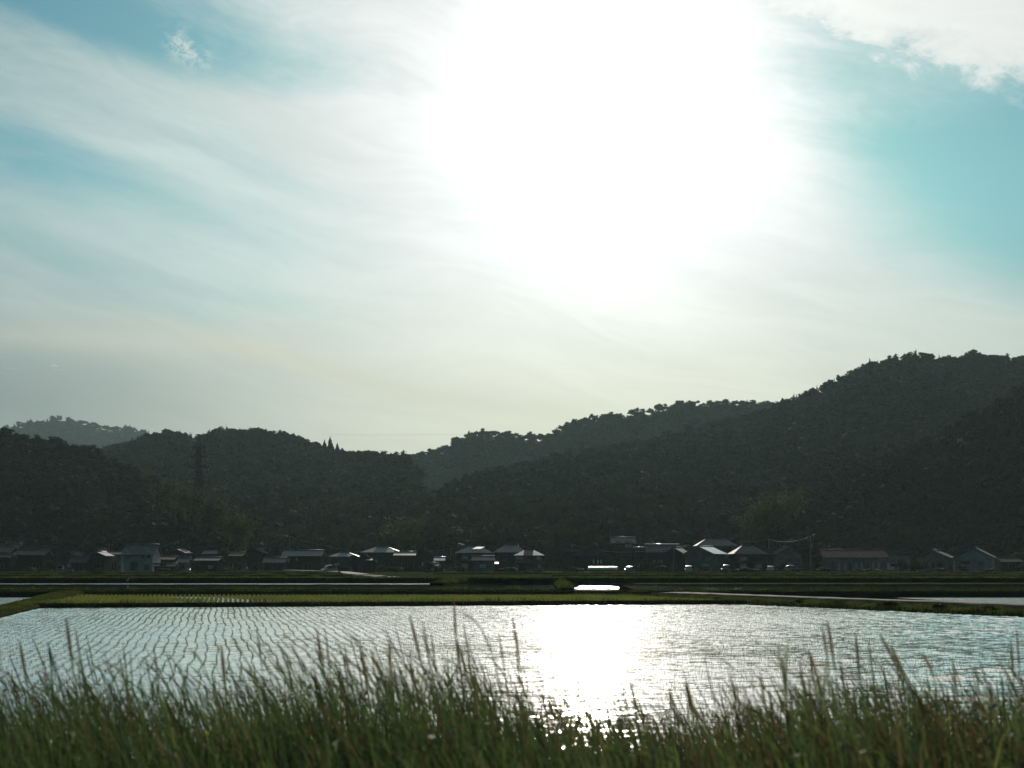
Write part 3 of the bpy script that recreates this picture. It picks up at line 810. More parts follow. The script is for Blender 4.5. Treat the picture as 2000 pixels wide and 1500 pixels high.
def house(label, x0, x1, yt, ye, d, kind='side', wall='timber', roof='tile', yb=None, yaw=0, dims=None, depth=7.0, wins=None, hisashi=None, cap=None, two=False, lower_wall=None):
    m = d / F; ov = 0.5
    W = (x1 - x0) * m
    if dims: W, depth = dims
    zb = ground_z(d) if yb is None else HC - (yb - HY) * m
    foot = -0.3 if yb is None else -1.6
    ze = HC - (ye - HY) * m - zb; zr = HC - (yt - HY) * m - zb
    e = empty('house', (((x0 + x1) / 2 - CX) * m, d + depth / 2, zb), R(yaw), label, 'house', 'houses of the village at the foot of the hills')
    hw, hd = W / 2 - ov, depth / 2 - 0.1
    b = MB()
    slope = (zr - ze) / (W / 2 if kind == 'gable' else depth / 2 + ov)
    if kind == 'gable':
        b.prism([(-hw, foot), (hw, foot), (hw, ze + slope * ov - 0.12), (0, zr - 0.12), (-hw, ze + slope * ov - 0.12)], 'y', -hd, hd)
    elif kind == 'side':
        b.prism([(-hd, foot), (hd, foot), (hd, ze + slope * (ov + .1) - 0.12), (0, zr - 0.12), (-hd, ze + slope * (ov + .1) - 0.12)], 'x', -hw, hw)
    else:
        b.box(-hw, hw, -hd, hd, foot, ze + 0.05)
    wm = b.build('wall', M[wall], e)
    b = MB(); c = MB(); th = 0.16
    if kind == 'gable':
        a = W / 2; s_ = depth / 2 + ov * 0.8
        b.prism([(-a, ze), (0, zr), (0, zr + th), (-a - 0.05, ze + th)], 'y', -s_, s_); b.prism([(a, ze), (a + 0.05, ze + th), (0.002, zr + th), (0.002, zr)], 'y', -s_, s_)
        c.tube((0, -s_ - 0.05, zr + th + 0.05), (0, s_ + 0.05, zr + th + 0.05), 0.26 if cap == 'polished' else 0.17, k=16)
    elif kind == 'side':
        a = depth / 2 + ov; s_ = W / 2
        b.prism([(-a, ze), (0, zr), (0, zr + th), (-a - 0.05, ze + th)], 'x', -s_, s_); b.prism([(a, ze), (a + 0.05, ze + th), (0.002, zr + th), (0.002, zr)], 'x', -s_, s_)
        c.tube((-s_ - 0.05, 0, zr + th + 0.05), (s_ + 0.05, 0, zr + th + 0.05), 0.26 if cap == 'polished' else 0.17, k=16)
    else:
        a = depth / 2 + ov; s_ = W / 2; rl = max(s_ - a * 0.75, s_ * 0.3)
        A = [(-s_, -a, ze), (s_, -a, ze), (s_, a, ze), (-s_, a, ze)]; A2 = [(x, y, z + th) for x, y, z in A]; r0, r1 = (-rl, 0, zr + th), (rl, 0, zr + th)
        b.v = A + A2 + [r0, r1]
        b.f = [(3, 2, 1, 0), (0, 1, 5, 4), (1, 2, 6, 5), (2, 3, 7, 6), (3, 0, 4, 7), (4, 5, 9, 8), (6, 7, 8, 9), (5, 6, 9), (7, 4, 8)]
        c.tube((-rl, 0, zr + th + 0.05), (rl, 0, zr + th + 0.05), 0.2, k=10)
    rf = b.build('roof', M[roof], e)
    c.build('ridge_cap', M[cap or roof], rf, smooth=True)
    tall = ze > 4.3 or two
    if hisashi is not False and tall:
        z2 = min(2.7, ze - 1.9); b = MB(); o_ = 0.85
        b.prism([(-hd - 0.003, z2 + 0.35), (-hd - o_, z2), (-hd - o_, z2 + 0.1), (-hd - 0.003, z2 + 0.47)], 'x', -hw - 0.3, hw + 0.3)
        b.build('lower_roof', M[roof], e)
    fy = -hd - 0.0
    if wins is None:
        wins = []
        n = max(1, int((2 * hw) / 2.9)); cell = 2 * hw / n
        for i in range(n):
            x = -hw + cell * (i + 0.5) + hr.uniform(-0.2, 0.2)
            k = hr.random()
            if k < 0.35: wins.append((x, 0.35, min(cell * 0.75, 1.9), 1.75, 'glass' if hr.random() < 0.7 else 'shoji'))
            elif k < 0.85: wins.append((x, 1.0, min(cell * 0.6, 1.4), 0.95, 'glass' if hr.random() < 0.75 else 'shoji'))
            if tall and hr.random() < 0.8: wins.append((x, min(ze - 1.55, 3.7), min(cell * 0.6, 1.5), 0.9, 'glass' if hr.random() < 0.7 else 'shoji'))
    for (x, z, w, h, pm) in wins:
        window(e, x, z, w, h, fy, pm, bars=1 if w > 1 else 0)
    return e

H = house
# far left, upslope
H('small house high on the slope above the left edge of the village', 30, 66, 1039, 1047, 402, 'side', 'timber', 'tile_dark', yb=1064, yaw=8)
H('upslope house with a low hipped roof at the upper left', 66, 112, 1044, 1054, 398, 'hip', 'plaster_grey', 'tile_dark', yb=1064)
H('grey-roofed house cut by the left edge of the photo', -34, 21, 1068, 1080, 332, 'side', 'timber', 'tile')
H('lean little outhouse with a tiled roof at the left edge', -16, 21, 1084, 1090, 318, 'side', 'timber', 'tile', depth=4)
H('narrow gabled shed between the left edge houses', 13, 35, 1064, 1076, 350, 'gable', 'timber', 'tile_dark')
H('long dark farmhouse with a wide roof at the left', 36, 112, 1064, 1075, 352, 'side', 'timber', 'tile_dark', depth=8)
H('long low storehouse in front of the dark farmhouse at the left', 25, 88, 1076, 1085, 326, 'side', 'timber', 'tile', depth=6)
H('low gabled hut behind the pickup truck', 117, 153, 1080, 1088, 345, 'gable', 'timber', 'tile_dark')
H('small shed with a pale grey-blue roof near the pickup truck', 134, 171, 1089, 1100, 322, 'side', 'timber', 'tile', depth=4.5)
H('tall gabled house left of the big pale two-storey house', 163, 208, 1072, 1084, 352, 'gable', 'timber', 'tile_dark', depth=9)
H('front gabled house with a shallow porch roof left of the pale two-storey house', 172, 207, 1079, 1087, 326, 'gable', 'timber', 'tile', depth=7)
H('low house with a flat-looking grey roof joining the pale two-storey house', 195, 240, 1078, 1084, 345, 'side', 'plaster_grey', 'tile')
H('pale two-storey house with a large plain grey-green roof', 237, 302, 1065, 1085, 318, 'side', 'plaster', 'tile_green', depth=7.5, hisashi=True, wins=[(-2.2, 3.2, 0.9, 0.75, 'glass'), (-0.9, 0.6, 1.6, 1.7, 'glass'), (1.1, 3.3, 0.55, 0.6, 'glass'), (2.4, 3.3, 0.5, 0.6, 'glass'), (1.9, 0.7, 1.0, 1.0, 'glass')])
H('house with a reddish roof right of the pale two-storey house', 299, 341, 1087, 1094, 336, 'side', 'timber', 'tile_red')
H('low grey-roofed barn in front of the reddish roof', 296, 342, 1103, 1107, 314, 'side', 'timber', 'tile', depth=3.5)
H('gabled house left of the pylon feet', 328, 362, 1073, 1081, 350, 'gable', 'timber', 'tile', depth=8)
H('house with a small green roof between the pylon feet', 344, 368, 1091, 1100, 322, 'side', 'plaster_grey', 'tile_green', depth=5)
H('teal-roofed house right behind the pylon', 394, 431, 1076, 1083, 362, 'side', 'timber', 'tile_green')
H('dark house with a low teal roof right of the pylon feet', 378, 428, 1090, 1096, 328, 'side', 'timber', 'tile_green', depth=6)
H('small house with a grey roof below the bamboo grove', 446, 475, 1079, 1087, 350, 'side', 'timber', 'tile')
H('dark open-gabled barn left of the low pale-roofed shed', 479, 516, 1072, 1082, 338, 'gable', 'timber', 'tile_dark', depth=8)
H('low shed with a pale teal roof left of the long farmhouse', 512, 557, 1091, 1100, 322, 'side', 'timber', 'tile_green', depth=5)
H('long farmhouse with a teal-grey roof left of the white car', 549, 629, 1076, 1087, 340, 'side', 'timber', 'tile_green', depth=8, wins=[(-3.2, 2.3, 0.5, 1.0, 'shoji'), (-1.2, 2.7, 0.45, 0.7, 'shoji'), (1.5, 0.5, 1.8, 1.6, 'glass')], hisashi=False)
H('low dark house behind the white car', 640, 700, 1080, 1088, 372, 'hip', 'timber', 'tile_green')
H('dark house with a sloping gable right of the farm road', 682, 736, 1084, 1099, 322, 'gable', 'timber', 'tile_dark', depth=7)
H('green-roofed farmhouse above the dark gable by the farm road', 703, 784, 1069, 1080, 356, 'hip', 'timber', 'tile_green', depth=9)
H('house with a plain teal roof in the centre left of the village', 768, 812, 1079, 1086, 340, 'side', 'timber', 'tile_green')
H('gabled house with a pale bargeboard in the centre left', 804, 846, 1072, 1084, 350, 'gable', 'timber', 'tile_dark', depth=8)
H('low outbuilding with a green awning roof in the centre', 824, 857, 1101, 1106, 320, 'side', 'timber', 'tile_green', depth=4)
H('small shed with a light grey roof standing right of the centre gables', 847, 869, 1090, 1096, 330, 'side', 'timber', 'metal_roof', depth=4)
H('farmhouse under the bright added glint sheet', 888, 964, 1068, 1081, 348, 'hip', 'timber', 'tile_green', depth=9)
H('pale-walled shed in front of the house with the added glint sheet', 921, 966, 1088, 1096, 322, 'side', 'plaster_grey', 'tile_green', depth=5)
H('house with a tall hipped green-grey roof left of the white-banded house', 962, 1031, 1065, 1080, 342, 'hip', 'timber', 'tile_green', depth=9)
H('two-storey house with white plaster bands under a dark roof', 1003, 1064, 1075, 1086, 326, 'hip', 'plaster_grey', 'tile', depth=8, two=True, wins=[(-2.2, 3.0, 1.5, 0.9, 'shoji'), (0.2, 3.0, 1.3, 0.9, 'glass'), (2.2, 2.9, 1.0, 1.0, 'shoji'), (2.4, 0.4, 0.5, 1.7, 'shoji'), (-1.6, 0.4, 1.7, 1.7, 'glass')])
H('dark house in shadow left of the white crop tunnel', 1092, 1136, 1071, 1080, 356, 'side', 'timber', 'tile_dark')
H('farmhouse with three pale windows behind the white crop tunnel', 1122, 1192, 1072, 1086, 340, 'hip', 'timber', 'tile_dark', depth=9, wins=[(0.3, 2.0, 0.45, 0.95, 'shoji'), (1.3, 2.0, 0.45, 0.95, 'shoji'), (2.1, 2.0, 0.4, 0.95, 'shoji')], hisashi=False)
H('small teal-roofed house on the slope above the crop tunnel', 1193, 1243, 1050, 1062, 392, 'side', 'timber', 'tile_green', yb=1072)
H('long house whose ridge glints in a bright line', 1262, 1330, 1065, 1080, 346, 'side', 'timber', 'tile', depth=8, cap='polished', wins=[(-2.2, 2.0, 0.4, 0.8, 'shoji'), (-1.2, 2.0, 0.4, 0.8, 'shoji'), (-0.4, 2.0, 0.4, 0.8, 'shoji'), (1.8, 1.8, 1.2, 1.0, 'glass')], hisashi=False)
H('short wing with a glinting ridge left of the long house', 1240, 1263, 1071, 1081, 352, 'side', 'timber', 'tile_dark', cap='polished')
H('gabled house with a striped sloping roof right of the glinting ridge', 1304, 1350, 1070, 1084, 330, 'gable', 'timber', 'tile', depth=9, yaw=-18)
H('house with a wide teal roof at the back of the right cluster', 1360, 1442, 1053, 1067, 382, 'hip', 'timber', 'tile_green', yb=1082)
H('large pale gable with a long lit roof slope in the right cluster', 1352, 1416, 1068, 1083, 324, 'gable', 'plaster_grey', 'metal_roof', depth=11, yaw=-24)
H('small lean building between the big houses of the right cluster', 1410, 1436, 1082, 1092, 334, 'side', 'plaster_pink', 'tile', depth=5)
H('big dark house with a steep hipped slate roof in the right cluster', 1432, 1500, 1066, 1083, 326, 'hip', 'timber', 'tile', depth=9, two=True)
H('small roof tucked between the slate-roofed house and the blue gable', 1494, 1522, 1074, 1086, 346, 'side', 'timber', 'tile_dark')
H('blue-grey house with a broad low gable below the power line', 1516, 1572, 1067, 1084, 340, 'gable', 'plaster_grey', 'tile_dark', depth=9)
H('long low house with a reddish roof and pale pillars at the right', 1608, 1736, 1075, 1090, 336, 'side', 'plaster_pink', 'tile_red', depth=9, wins=[(-5.4 + 1.35 * i, 0.3, 0.55, 1.9, 'shoji' if i % 3 else 'glass') for i in range(9)], hisashi=False)
H('grey house with a plain wall behind the end of the reddish roof', 1722, 1782, 1073, 1084, 356, 'side', 'plaster_grey', 'tile_dark', depth=8)
H('light-walled gabled house, left one of the matching pair at the right', 1806, 1872, 1076, 1091, 326, 'gable', 'plaster_pink', 'tile', depth=10, yaw=-26, cap='polished', dims=(8.2, 8.5), wins=[(-1.7, 1.3, 1.1, 0.9, 'glass'), (1.6, 1.4, 1.3, 0.8, 'glass'), (0.0, 0.3, 0.8, 1.8, 'glass')])
H('light-walled gabled house, right one of the matching pair', 1882, 1953, 1070, 1090, 326, 'gable', 'plaster', 'tile', depth=10, yaw=-24, dims=(9.0, 9.0), wins=[(-1.9, 2.0, 1.9, 0.55, 'glass'), (1.7, 1.6, 0.9, 1.0, 'glass'), (0.3, 2.5, 0.35, 0.45, 'glass')])
H('low shed with a rusty red roof near the right edge', 1954, 1998, 1092, 1098, 332, 'side', 'timber', 'tile_red', depth=5)

# sheets on posts added and tilted to make roof glints in the sun
def add_glint_sheet(label, px, py, d, w, dp, tilt, yaw=0, name='glint_sheet'):
    q = at(px, py, d)
    e = empty(name, q, R(yaw), label, 'glint_sheet')
    b = MB(); a = math.tan(R(tilt))
    b.v = [(-w / 2, 0, 0), (w / 2, 0, 0), (w / 2, dp, dp * a), (-w / 2, dp, dp * a)]; b.v += [(x, y, z - 0.06) for x, y, z in b.v]
    b.f = [(0, 1, 2, 3), (7, 6, 5, 4), (0, 4, 5, 1), (1, 5, 6, 2), (2, 6, 7, 3), (3, 7, 4, 0)]
    b.build('panel', M['metal_roof'], e)
    c = MB(); z = -(q.z - ground_z(d)) - 0.1 if q.z < 8 else -2.0
    for x in (-w / 2 + 0.08, w / 2 - 0.08):
        c.tube((x, 0.1, -0.08), (x, 0.1, z), 0.04)
        c.tube((x, dp - 0.1, (dp - 0.1) * a - 0.08), (x, dp - 0.1, z), 0.04)
    c.build('post', M['steel'], e)
add_glint_sheet('bright metal sheet added as a roof glint above the house in the centre', 930, 1072, 346, 2.3, 2.6, 12, -24)
add_glint_sheet('tiny metal sheet added as a glint right of the pale-walled shed', 970, 1101, 318, 0.9, 2.2, 10, 0)
add_glint_sheet('narrow metal sheet added as a roof glint beside the dark gable by the farm road', 720, 1094, 320, 1.5, 2.0, 9, 0)

# ------------------------------------------------------------------ vehicles
def car(label, px, d, yaw, paint='white_paint', truck=False, L=3.4, Hh=1.5, name='parked_car', cat_='car', grp='vehicles parked in the village', py=None):
    zb = ground_z(d) + 0.02 if py is None else HC - (py - HY) * d / F
    e = empty(name, ((px - CX) * d / F, d, zb), R(yaw), label, cat_, grp)
    w = 0.74; b = MB(); a = L / 2
    if truck:
        b.prism([(-a, 0.3), (-a, 0.95), (-a + 0.12, 1.2), (-a + 0.35, Hh + 0.2), (-a + 1.25, Hh + 0.25), (-a + 1.3, 0.62), (a, 0.62), (a, 0.42)], 'y', -w, w)
        body = b.build('body', M[paint], e)
        for s in (-1, 1):
            b = MB(); b.box(-a + 1.4, a, s * (w - 0.03) - 0.03, s * (w - 0.03) + 0.03, 0.623, 0.93); b.build('side_board', M[paint], e)
        gl = MB()
        for s in (-1, 1): gl.poly([(-a + 0.28, s * (w + 0.004), 1.05), (-a + 0.48, s * (w + 0.004), Hh + 0.1), (-a + 1.15, s * (w + 0.004), Hh + 0.1), (-a + 1.15, s * (w + 0.004), 1.05)])
        gl.build('window', M['glass'], e)
    else:
        out = [(-a, 0.3), (-a, 0.62), (-a + 0.1, 0.82), (-a + 0.75, 0.95), (a - 0.1, 0.95), (a, 0.8), (a, 0.3)]
        b.prism(out, 'y', -w, w); b.build('body', M[paint], e)
        c = MB(); n = 12; rows = []
        for i in range(n + 1):     # rounded cabin roof
            t = i / n; x = -a + 0.7 + (L - 0.85) * t; z = 0.953 + (Hh - 0.953) * (math.sin(math.pi * min(1, t * 1.0) ** 0.8) ** 0.45 if 0 < t < 1 else 0)
            rows.append([(x, yy * (w - 0.02 - 0.12 * (z - 0.95)), z - 0.05 * (yy * yy)) for yy in (-1, -0.6, 0, 0.6, 1)])
        for i in range(n):
            for k in range(4): c.quad(rows[i][k], rows[i + 1][k], rows[i + 1][k + 1], rows[i][k + 1])
        c.build('cabin_roof', M[paint], e, smooth=True)
        gl = MB()
        for s in (-1, 1):
            gl.poly([(-a + 0.85, s * (w - 0.035), 0.955), (a - 0.25, s * (w - 0.035), 0.955), (a - 0.45, s * (w - 0.10), Hh - 0.16), (-a + 1.25, s * (w - 0.10), Hh - 0.16)])
        gl.build('window', M['glass'], e)
    for x in (-a + 0.6, a - 0.55):
        for s in (-1, 1):
            t = MB(); t.tube((x, s * (w - 0.08), 0.28), (x, s * (w + 0.03), 0.28), 0.28, k=16); ty = t.build('wheel', M['rubber'], e)
            t = MB(); t.tube((x, s * (w + 0.031), 0.28), (x, s * (w + 0.04), 0.28), 0.15, k=12); t.build('rim', M['steel_pale'], ty)
    return e
car('white rounded car parked where the farm road enters the village', 643, 288, 35, L=3.3, Hh=1.75)
car('small pale pickup truck parked below the houses at the left', 127, 288, 4, 'blue_paint', True, 3.2, 1.35, 'pickup_truck', 'pickup truck')
car('small car with a glinting roof beside the round tree', 1230, 300, 70, 'blue_paint', L=3.3)
car('car with a glinting roof left of the large pale gable', 1345, 305, 80, 'steel_pale', L=3.3, Hh=1.6)
car('pale car parked between the big houses of the right cluster', 1419, 312, 60, 'blue_paint', L=3.4, Hh=1.8)
car('car with a bright roof parked under the blue gable', 1543, 314, -15, 'white_paint', L=3.5, Hh=1.7)
car('small car glinting right of the slate-roofed house', 1505, 316, 75, 'white_paint', L=3.2)

# ------------------------------------------------------------------ crop tunnel, fences, boards, tank
def crop_tunnel(label, x0, x1, ytop, ybot, d):
    m = d / F; W = (x1 - x0) * m; zb = ground_z(d); h = HC - (ytop - HY) * m - zb
    e = empty('crop_tunnel', (((x0 + x1) / 2 - CX) * m, d, zb), 0, label, 'greenhouse')
    b = MB(); k = 10; r = 1.1
    z0 = max(0.0, HC - (ybot - HY) * m - zb)
    prof = [(-math.cos(math.pi * i / k) * r, z0 + math.sin(math.pi * i / k) * (h - z0)) for i in range(k + 1)]
    for i in range(k): b.quad((-W / 2, *prof[i]), (W / 2, *prof[i]), (W / 2, *prof[i + 1]), (-W / 2, *prof[i + 1]))
    b.build('cover', M['vinyl'], e, smooth=True)
    b = MB()
    n = 9
    for j in range(n + 1):
        x = -W / 2 + W * j / n
        for s in (-1, 1): b.tube((x, s * r, -0.2), (x, s * r, z0 + 0.02), 0.025)
    b.build('hoop_frame', M['steel'], e)
crop_tunnel('long low white plastic crop tunnel in the middle of the village', 1149, 1205, 1106.5, 1112, 302)

def rail_fence(label, x0, x1, yt, d, name='rail_fence'):
    m = d / F; W = (x1 - x0) * m; zb = ground_z(d); h = HC - (yt - HY) * m - zb
    e = empty(name, (((x0 + x1) / 2 - CX) * m, d, zb), 0, label, 'fence')
    for zz in (h, h * 0.5):
        b = MB(); b.tube((-W / 2, 0, zz), (W / 2, 0, zz), 0.035); b.build('rail', M['steel_pale'], e)
    n = max(2, int(W / 0.9))
    for i in range(n + 1):
        b = MB(); x = -W / 2 + W * i / n; b.tube((x, 0, -0.15), (x, 0, h - 0.04), 0.03); b.build('post', M['steel_pale'], e)
rail_fence('short pale rail fence at the field edge right of the banded house', 1066, 1096, 1117, 238)
rail_fence('pale rail fence in front of the white crop tunnel', 1132, 1192, 1116, 262)

# guard rail of the mountain road
q = surfB(np.array([785.0]), np.array([0.42]))[0]
e = empty('guard_rail', at(785, 966, 700), 0, 'thin pale guard rail on the mountain road below the saddle', 'guard rail')
b = MB(); b.box(-3.9, 3.9, 0, 0.12, -0.25, 0.15); b.build('rail', M['steel_pale'], e)
for x in np.linspace(-3.8, 3.8, 5):
    b = MB(); b.tube((x, 0.2, -3.5), (x, 0.2, 0.12), 0.07); b.build('post', M['steel'], e)

e = empty('banner_pole', ((222 - CX) * 312 / F, 312, ground_z(312)), 0, 'thin pole with a narrow red banner left of the pale two-storey house', 'banner')
b = MB(); b.tube((0, 0, -0.2), (0, 0, 3.1), 0.03); b.build('pole', M['steel_pale'], e)
b = MB(); b.box(0.04, 0.34, -0.01, 0.01, 0.7, 2.95); b.build('banner', M['cloth_red'], e)

e = empty('white_panel_stand', ((412 - CX) * 310 / F, 310, ground_z(310)), 0, 'pair of small white panels hung on a stand right of the pylon feet', 'laundry stand')
b = MB()
for x in (-0.75, 0.75): b.tube((x, 0, -0.1), (x, 0, 1.75), 0.03)
b.tube((-0.75, 0, 1.75), (0.75, 0, 1.75), 0.03); b.build('frame', M['steel'], e)
for z0_, x0_, x1_ in ((1.35, -0.7, 0.65), (0.95, -0.6, 0.3)):
    b = MB(); b.box(x0_, x1_, -0.02, 0.02, z0_, z0_ + 0.22); b.build('panel', M['white_paint'], e)

e = empty('water_tank', ((369 - CX) * 308 / F, 308, ground_z(308)), 0, 'rounded white water tank at the foot of the pylon', 'water tank')
b = MB(); b.tube((0, 0, 0), (0, 0, 0.75), 0.42, k=16); b.tube((0, 0, 0.751), (0, 0, 0.92), 0.40, 0.18, k=16); b.build('tank', M['white_paint'], e)
b = MB(); b.tube((0, 0, 0.921), (0, 0, 0.98), 0.14, k=12); b.build('lid', M['steel'], e)

# egret at the paddy edge
def egret(label, px, py, d, seed=0, yaw=0.0, s=1.0):
    q = at(px, py, d); e = empty('white_egret', (q.x, q.y, 0.45), yaw, label, 'bird'); 
    me = bpy.data.meshes.new('body'); P = [(0, 0, .42), (-.16, 0, .37), (.13, 0, .47), (.17, 0, .58), (.13, 0, .68), (.19, 0, .76), (.30, 0, .745)]
    E = [(0, 1), (0, 2), (2, 3), (3, 4), (4, 5), (5, 6)]; rr = [.09, .03, .06, .03, .026, .035, .008]
    me.from_pydata([tuple(c * s for c in p) for p in P], E, []); o = bpy.data.objects.new('body', me); COL.objects.link(o); o.parent = e
    md = o.modifiers.new('skin', 'SKIN'); 
    for i, r_ in enumerate(rr): me.skin_vertices[0].data[i].radius = (r_ * s, r_ * s)
    me.skin_vertices[0].data[0].use_root = True
    o.modifiers.new('sub', 'SUBSURF').levels = 2; me.materials.append(M['feather'])
    for y in (-0.03, 0.03):
        b = MB(); b.tube((0, y, .35 * s), (0.02, y, -.05), .01 * s); b.build('leg', M['rubber'], e)
egret('white egret standing at the edge of the upper paddy on the left', 249, 1138, 141.6, s=0.75)

# ------------------------------------------------------------------ pylon and poles
def pylon():
    d = 396; m = d / F
    zb = HC - (1112 - HY) * m; zt = HC - (848 - HY) * m; h = zt - zb
    e = empty('electricity_pylon', ((388 - CX) * m, d, zb), R(12), 'tall steel lattice electricity pylon standing behind the left of the village', 'pylon')
    prof = [(0, 2.55), (0.32, 1.62), (0.62, 1.0), (0.77, 0.66), (0.92, 0.5), (1.0, 0.06)]   # (height share, half width)
    def hwid(t): return float(np.interp(t, [p[0] for p in prof], [p[1] for p in prof]))
    for sx_ in (-1, 1):
        for sy_ in (-1, 1):
            b = MB()
            for (t0, w0), (t1, w1) in zip(prof[:-1], prof[1:]):
                b.tube((sx_ * w0, sy_ * w0, t0 * h - (0.8 if t0 == 0 else 0)), (sx_ * w1, sy_ * w1, t1 * h), 0.20, 0.15, k=4)
            b.build('leg', M['steel'], e)
    b = MB(); t = 0.0; lv = [0]
    while t < 0.9: t += max(0.035, hwid(t) * 2.0 / h); lv.append(min(t, 0.93))
    for a0, a1 in zip(lv[:-1], lv[1:]):
        w0, w1 = hwid(a0), hwid(a1)
        for i in range(4):
            c0 = [(-1, -1), (1, -1), (1, 1), (-1, 1)][i]; c1 = [(-1, -1), (1, -1), (1, 1), (-1, 1)][(i + 1) % 4]
            p0, p1 = (c0[0] * w0, c0[1] * w0, a0 * h), (c1[0] * w0, c1[1] * w0, a0 * h); q0, q1 = (c0[0] * w1, c0[1] * w1, a1 * h), (c1[0] * w1, c1[1] * w1, a1 * h)
            b.tube(p0, q1, 0.085, k=4); b.tube(p1, q0, 0.085, k=4); b.tube(q0, q1, 0.085, k=4)
    b.build('bracing', M['steel'], e)
    for t, L in ((0.90, 1.7), (0.83, 1.9), (0.755, 2.1)):
        b = MB(); w = hwid(t)
        for s in (-1, 1):
            tip = (s * (w + L), 0, t * h)
            for yy in (-w, w): b.tube((s * w, yy, t * h), tip, 0.12, k=4)
            b.tube((s * w, 0, t * h + 0.9), tip, 0.06, k=4)
            for f_ in (0.33, 0.66): b.tube((s * (w + L * f_), 0, t * h), (s * (w + L * f_), 0, t * h + 0.9 * (1 - f_)), 0.05, k=4)
        b.tube((-w, 0, t * h), (w, 0, t * h), 0.07, k=4)
        cr = b.build('crossarm', M['steel'], e)
        for s in (-1, 1):
            b = MB(); x = s * (w + L - 0.05)
            b.tube((x, 0, t * h - 0.02), (x, 0, t * h - 1.0), 0.05, k=5)
            for z_ in (0.25, 0.5, 0.75): b.tube((x, 0, t * h - z_ - 0.05), (x, 0, t * h - z_ + 0.03), 0.12, k=8)
            b.build('insulator', M['steel_pale'], cr)
pylon()

def pole(label, px, ytop, d, r=0.13, arms=1):
    m = d / F; zb = ground_z(d); h = HC - (ytop - HY) * m - zb
    e = empty('utility_pole', ((px - CX) * m, d, zb), R(20), label, 'utility pole', 'utility poles of the village')
    b = MB(); b.tube((0, 0, -0.3), (0, 0, h), r, r * 0.65, k=8); b.build('pole', M['concrete'], e)
    for k in range(arms):
        b = MB(); z = h - 0.35 - 0.8 * k; b.box(-0.8, 0.8, -0.04, 0.04, z - 0.05, z + 0.05); c = b.build('crossarm', M['steel'], e)
        for x in (-0.7, 0, 0.7):
            t = MB(); t.tube((x, 0, z + 0.051), (x, 0, z + 0.2), 0.05, k=6); t.build('insulator', M['white_paint'], c)
    if arms > 1:
        b = MB(); b.tube((0.32, 0, h - 2.7), (0.32, 0, h - 1.9), 0.2, k=10); b.build('transformer', M['steel_pale'], e)
    return Vector(((px - CX) * m, d, zb + h - 0.2))
p1 = pole('tall utility pole right of the blue gable carrying the power lines', 1583, 1046, 330, arms=2)
p2 = pole('utility pole rising between the slate-roofed house and the teal roof', 1502, 1052, 372)
p3 = pole('utility pole in front of the long house with the glinting ridge', 1316, 1066, 325)
p4 = pole('slender utility pole behind the long farmhouse left of the white car', 566, 1046, 372)
p5 = pole('slender utility pole just left of the pale two-storey house', 213, 1062, 340)
p6 = pole('slender utility pole left of the white crop tunnel', 1117, 1062, 362)
p7 = pole('short utility pole behind the small light grey shed', 880, 1070, 352)
p8 = pole('utility pole at the back of the right cluster near the wide teal roof', 1446, 1055, 366)

def wire(label, a, c, sag, r=0.014):
    b = MB(); n = 14; L = None
    for i in range(n + 1):
        t = i / n; p = a.lerp(c, t); p = Vector((p.x, p.y, p.z - sag * 4 * t * (1 - t)))
        if L is not None: b.tube(L, p, r, k=4)
        L = p
    o = b.build('power_line', M['steel_pale']); tag(o, label, 'power line', 'power lines strung between the poles')
wire('sagging power line left of the tallest utility pole', p1, p2, 0.9)
wire('power line above the slate-roofed house', p2 + Vector((0, 0, 0.02)), p8, 0.35)
wire('power line running left from the pole by the glinting ridge', p3, p6, 1.6)
wire('power line over the long farmhouse left of the white car', p4, p7, 2.6)
wire('lower sagging line under the blue gable', at(1520, 1082, 331), at(1568, 1085, 331), 0.28)
wire('thin high-voltage line crossing the sky above the saddle', at(640, 849, 900), at(905, 848, 900), 0.3, 0.035)

# ------------------------------------------------------------------ garden trees and bushes
def garden_tree(label, px, ytop, ybase, d, wpx, seed, mat='leaf_garden', cone=False, name='garden_tree'):
    m = d / F; zb = ground_z(d); h = HC - (ytop - HY) * m - zb; r_ = np.random.default_rng(seed)
    e = empty(name, ((px - CX) * m, d, zb), 0, label, 'tree' if name != 'bush' else 'bush', 'trees and bushes among the houses')
    b = MB(); b.tube((0, 0, -0.3), (0.05 * h, 0, h * 0.6), 0.05 * h * 0.5 + 0.03, 0.03)
    for k in range(3):
        a = r_.uniform(0, 6.28); b.tube((0.03 * h, 0, h * 0.35), (math.cos(a) * wpx * m * 0.3, math.sin(a) * wpx * m * 0.3, h * 0.7), 0.05, 0.02)
    b.build('trunk', M['bark'], e)
    V, Q = blob_proto(r_, 12, 60, cone, leaf=0.42)
    V[:, 2] = (V[:, 2] - 0.14) / 0.98
    V = V * [wpx * m * 0.55, wpx * m * 0.55, h * 0.86] + [0, 0, h * 0.12]
    np_mesh('crown', V, Q, M[mat], parent=e)
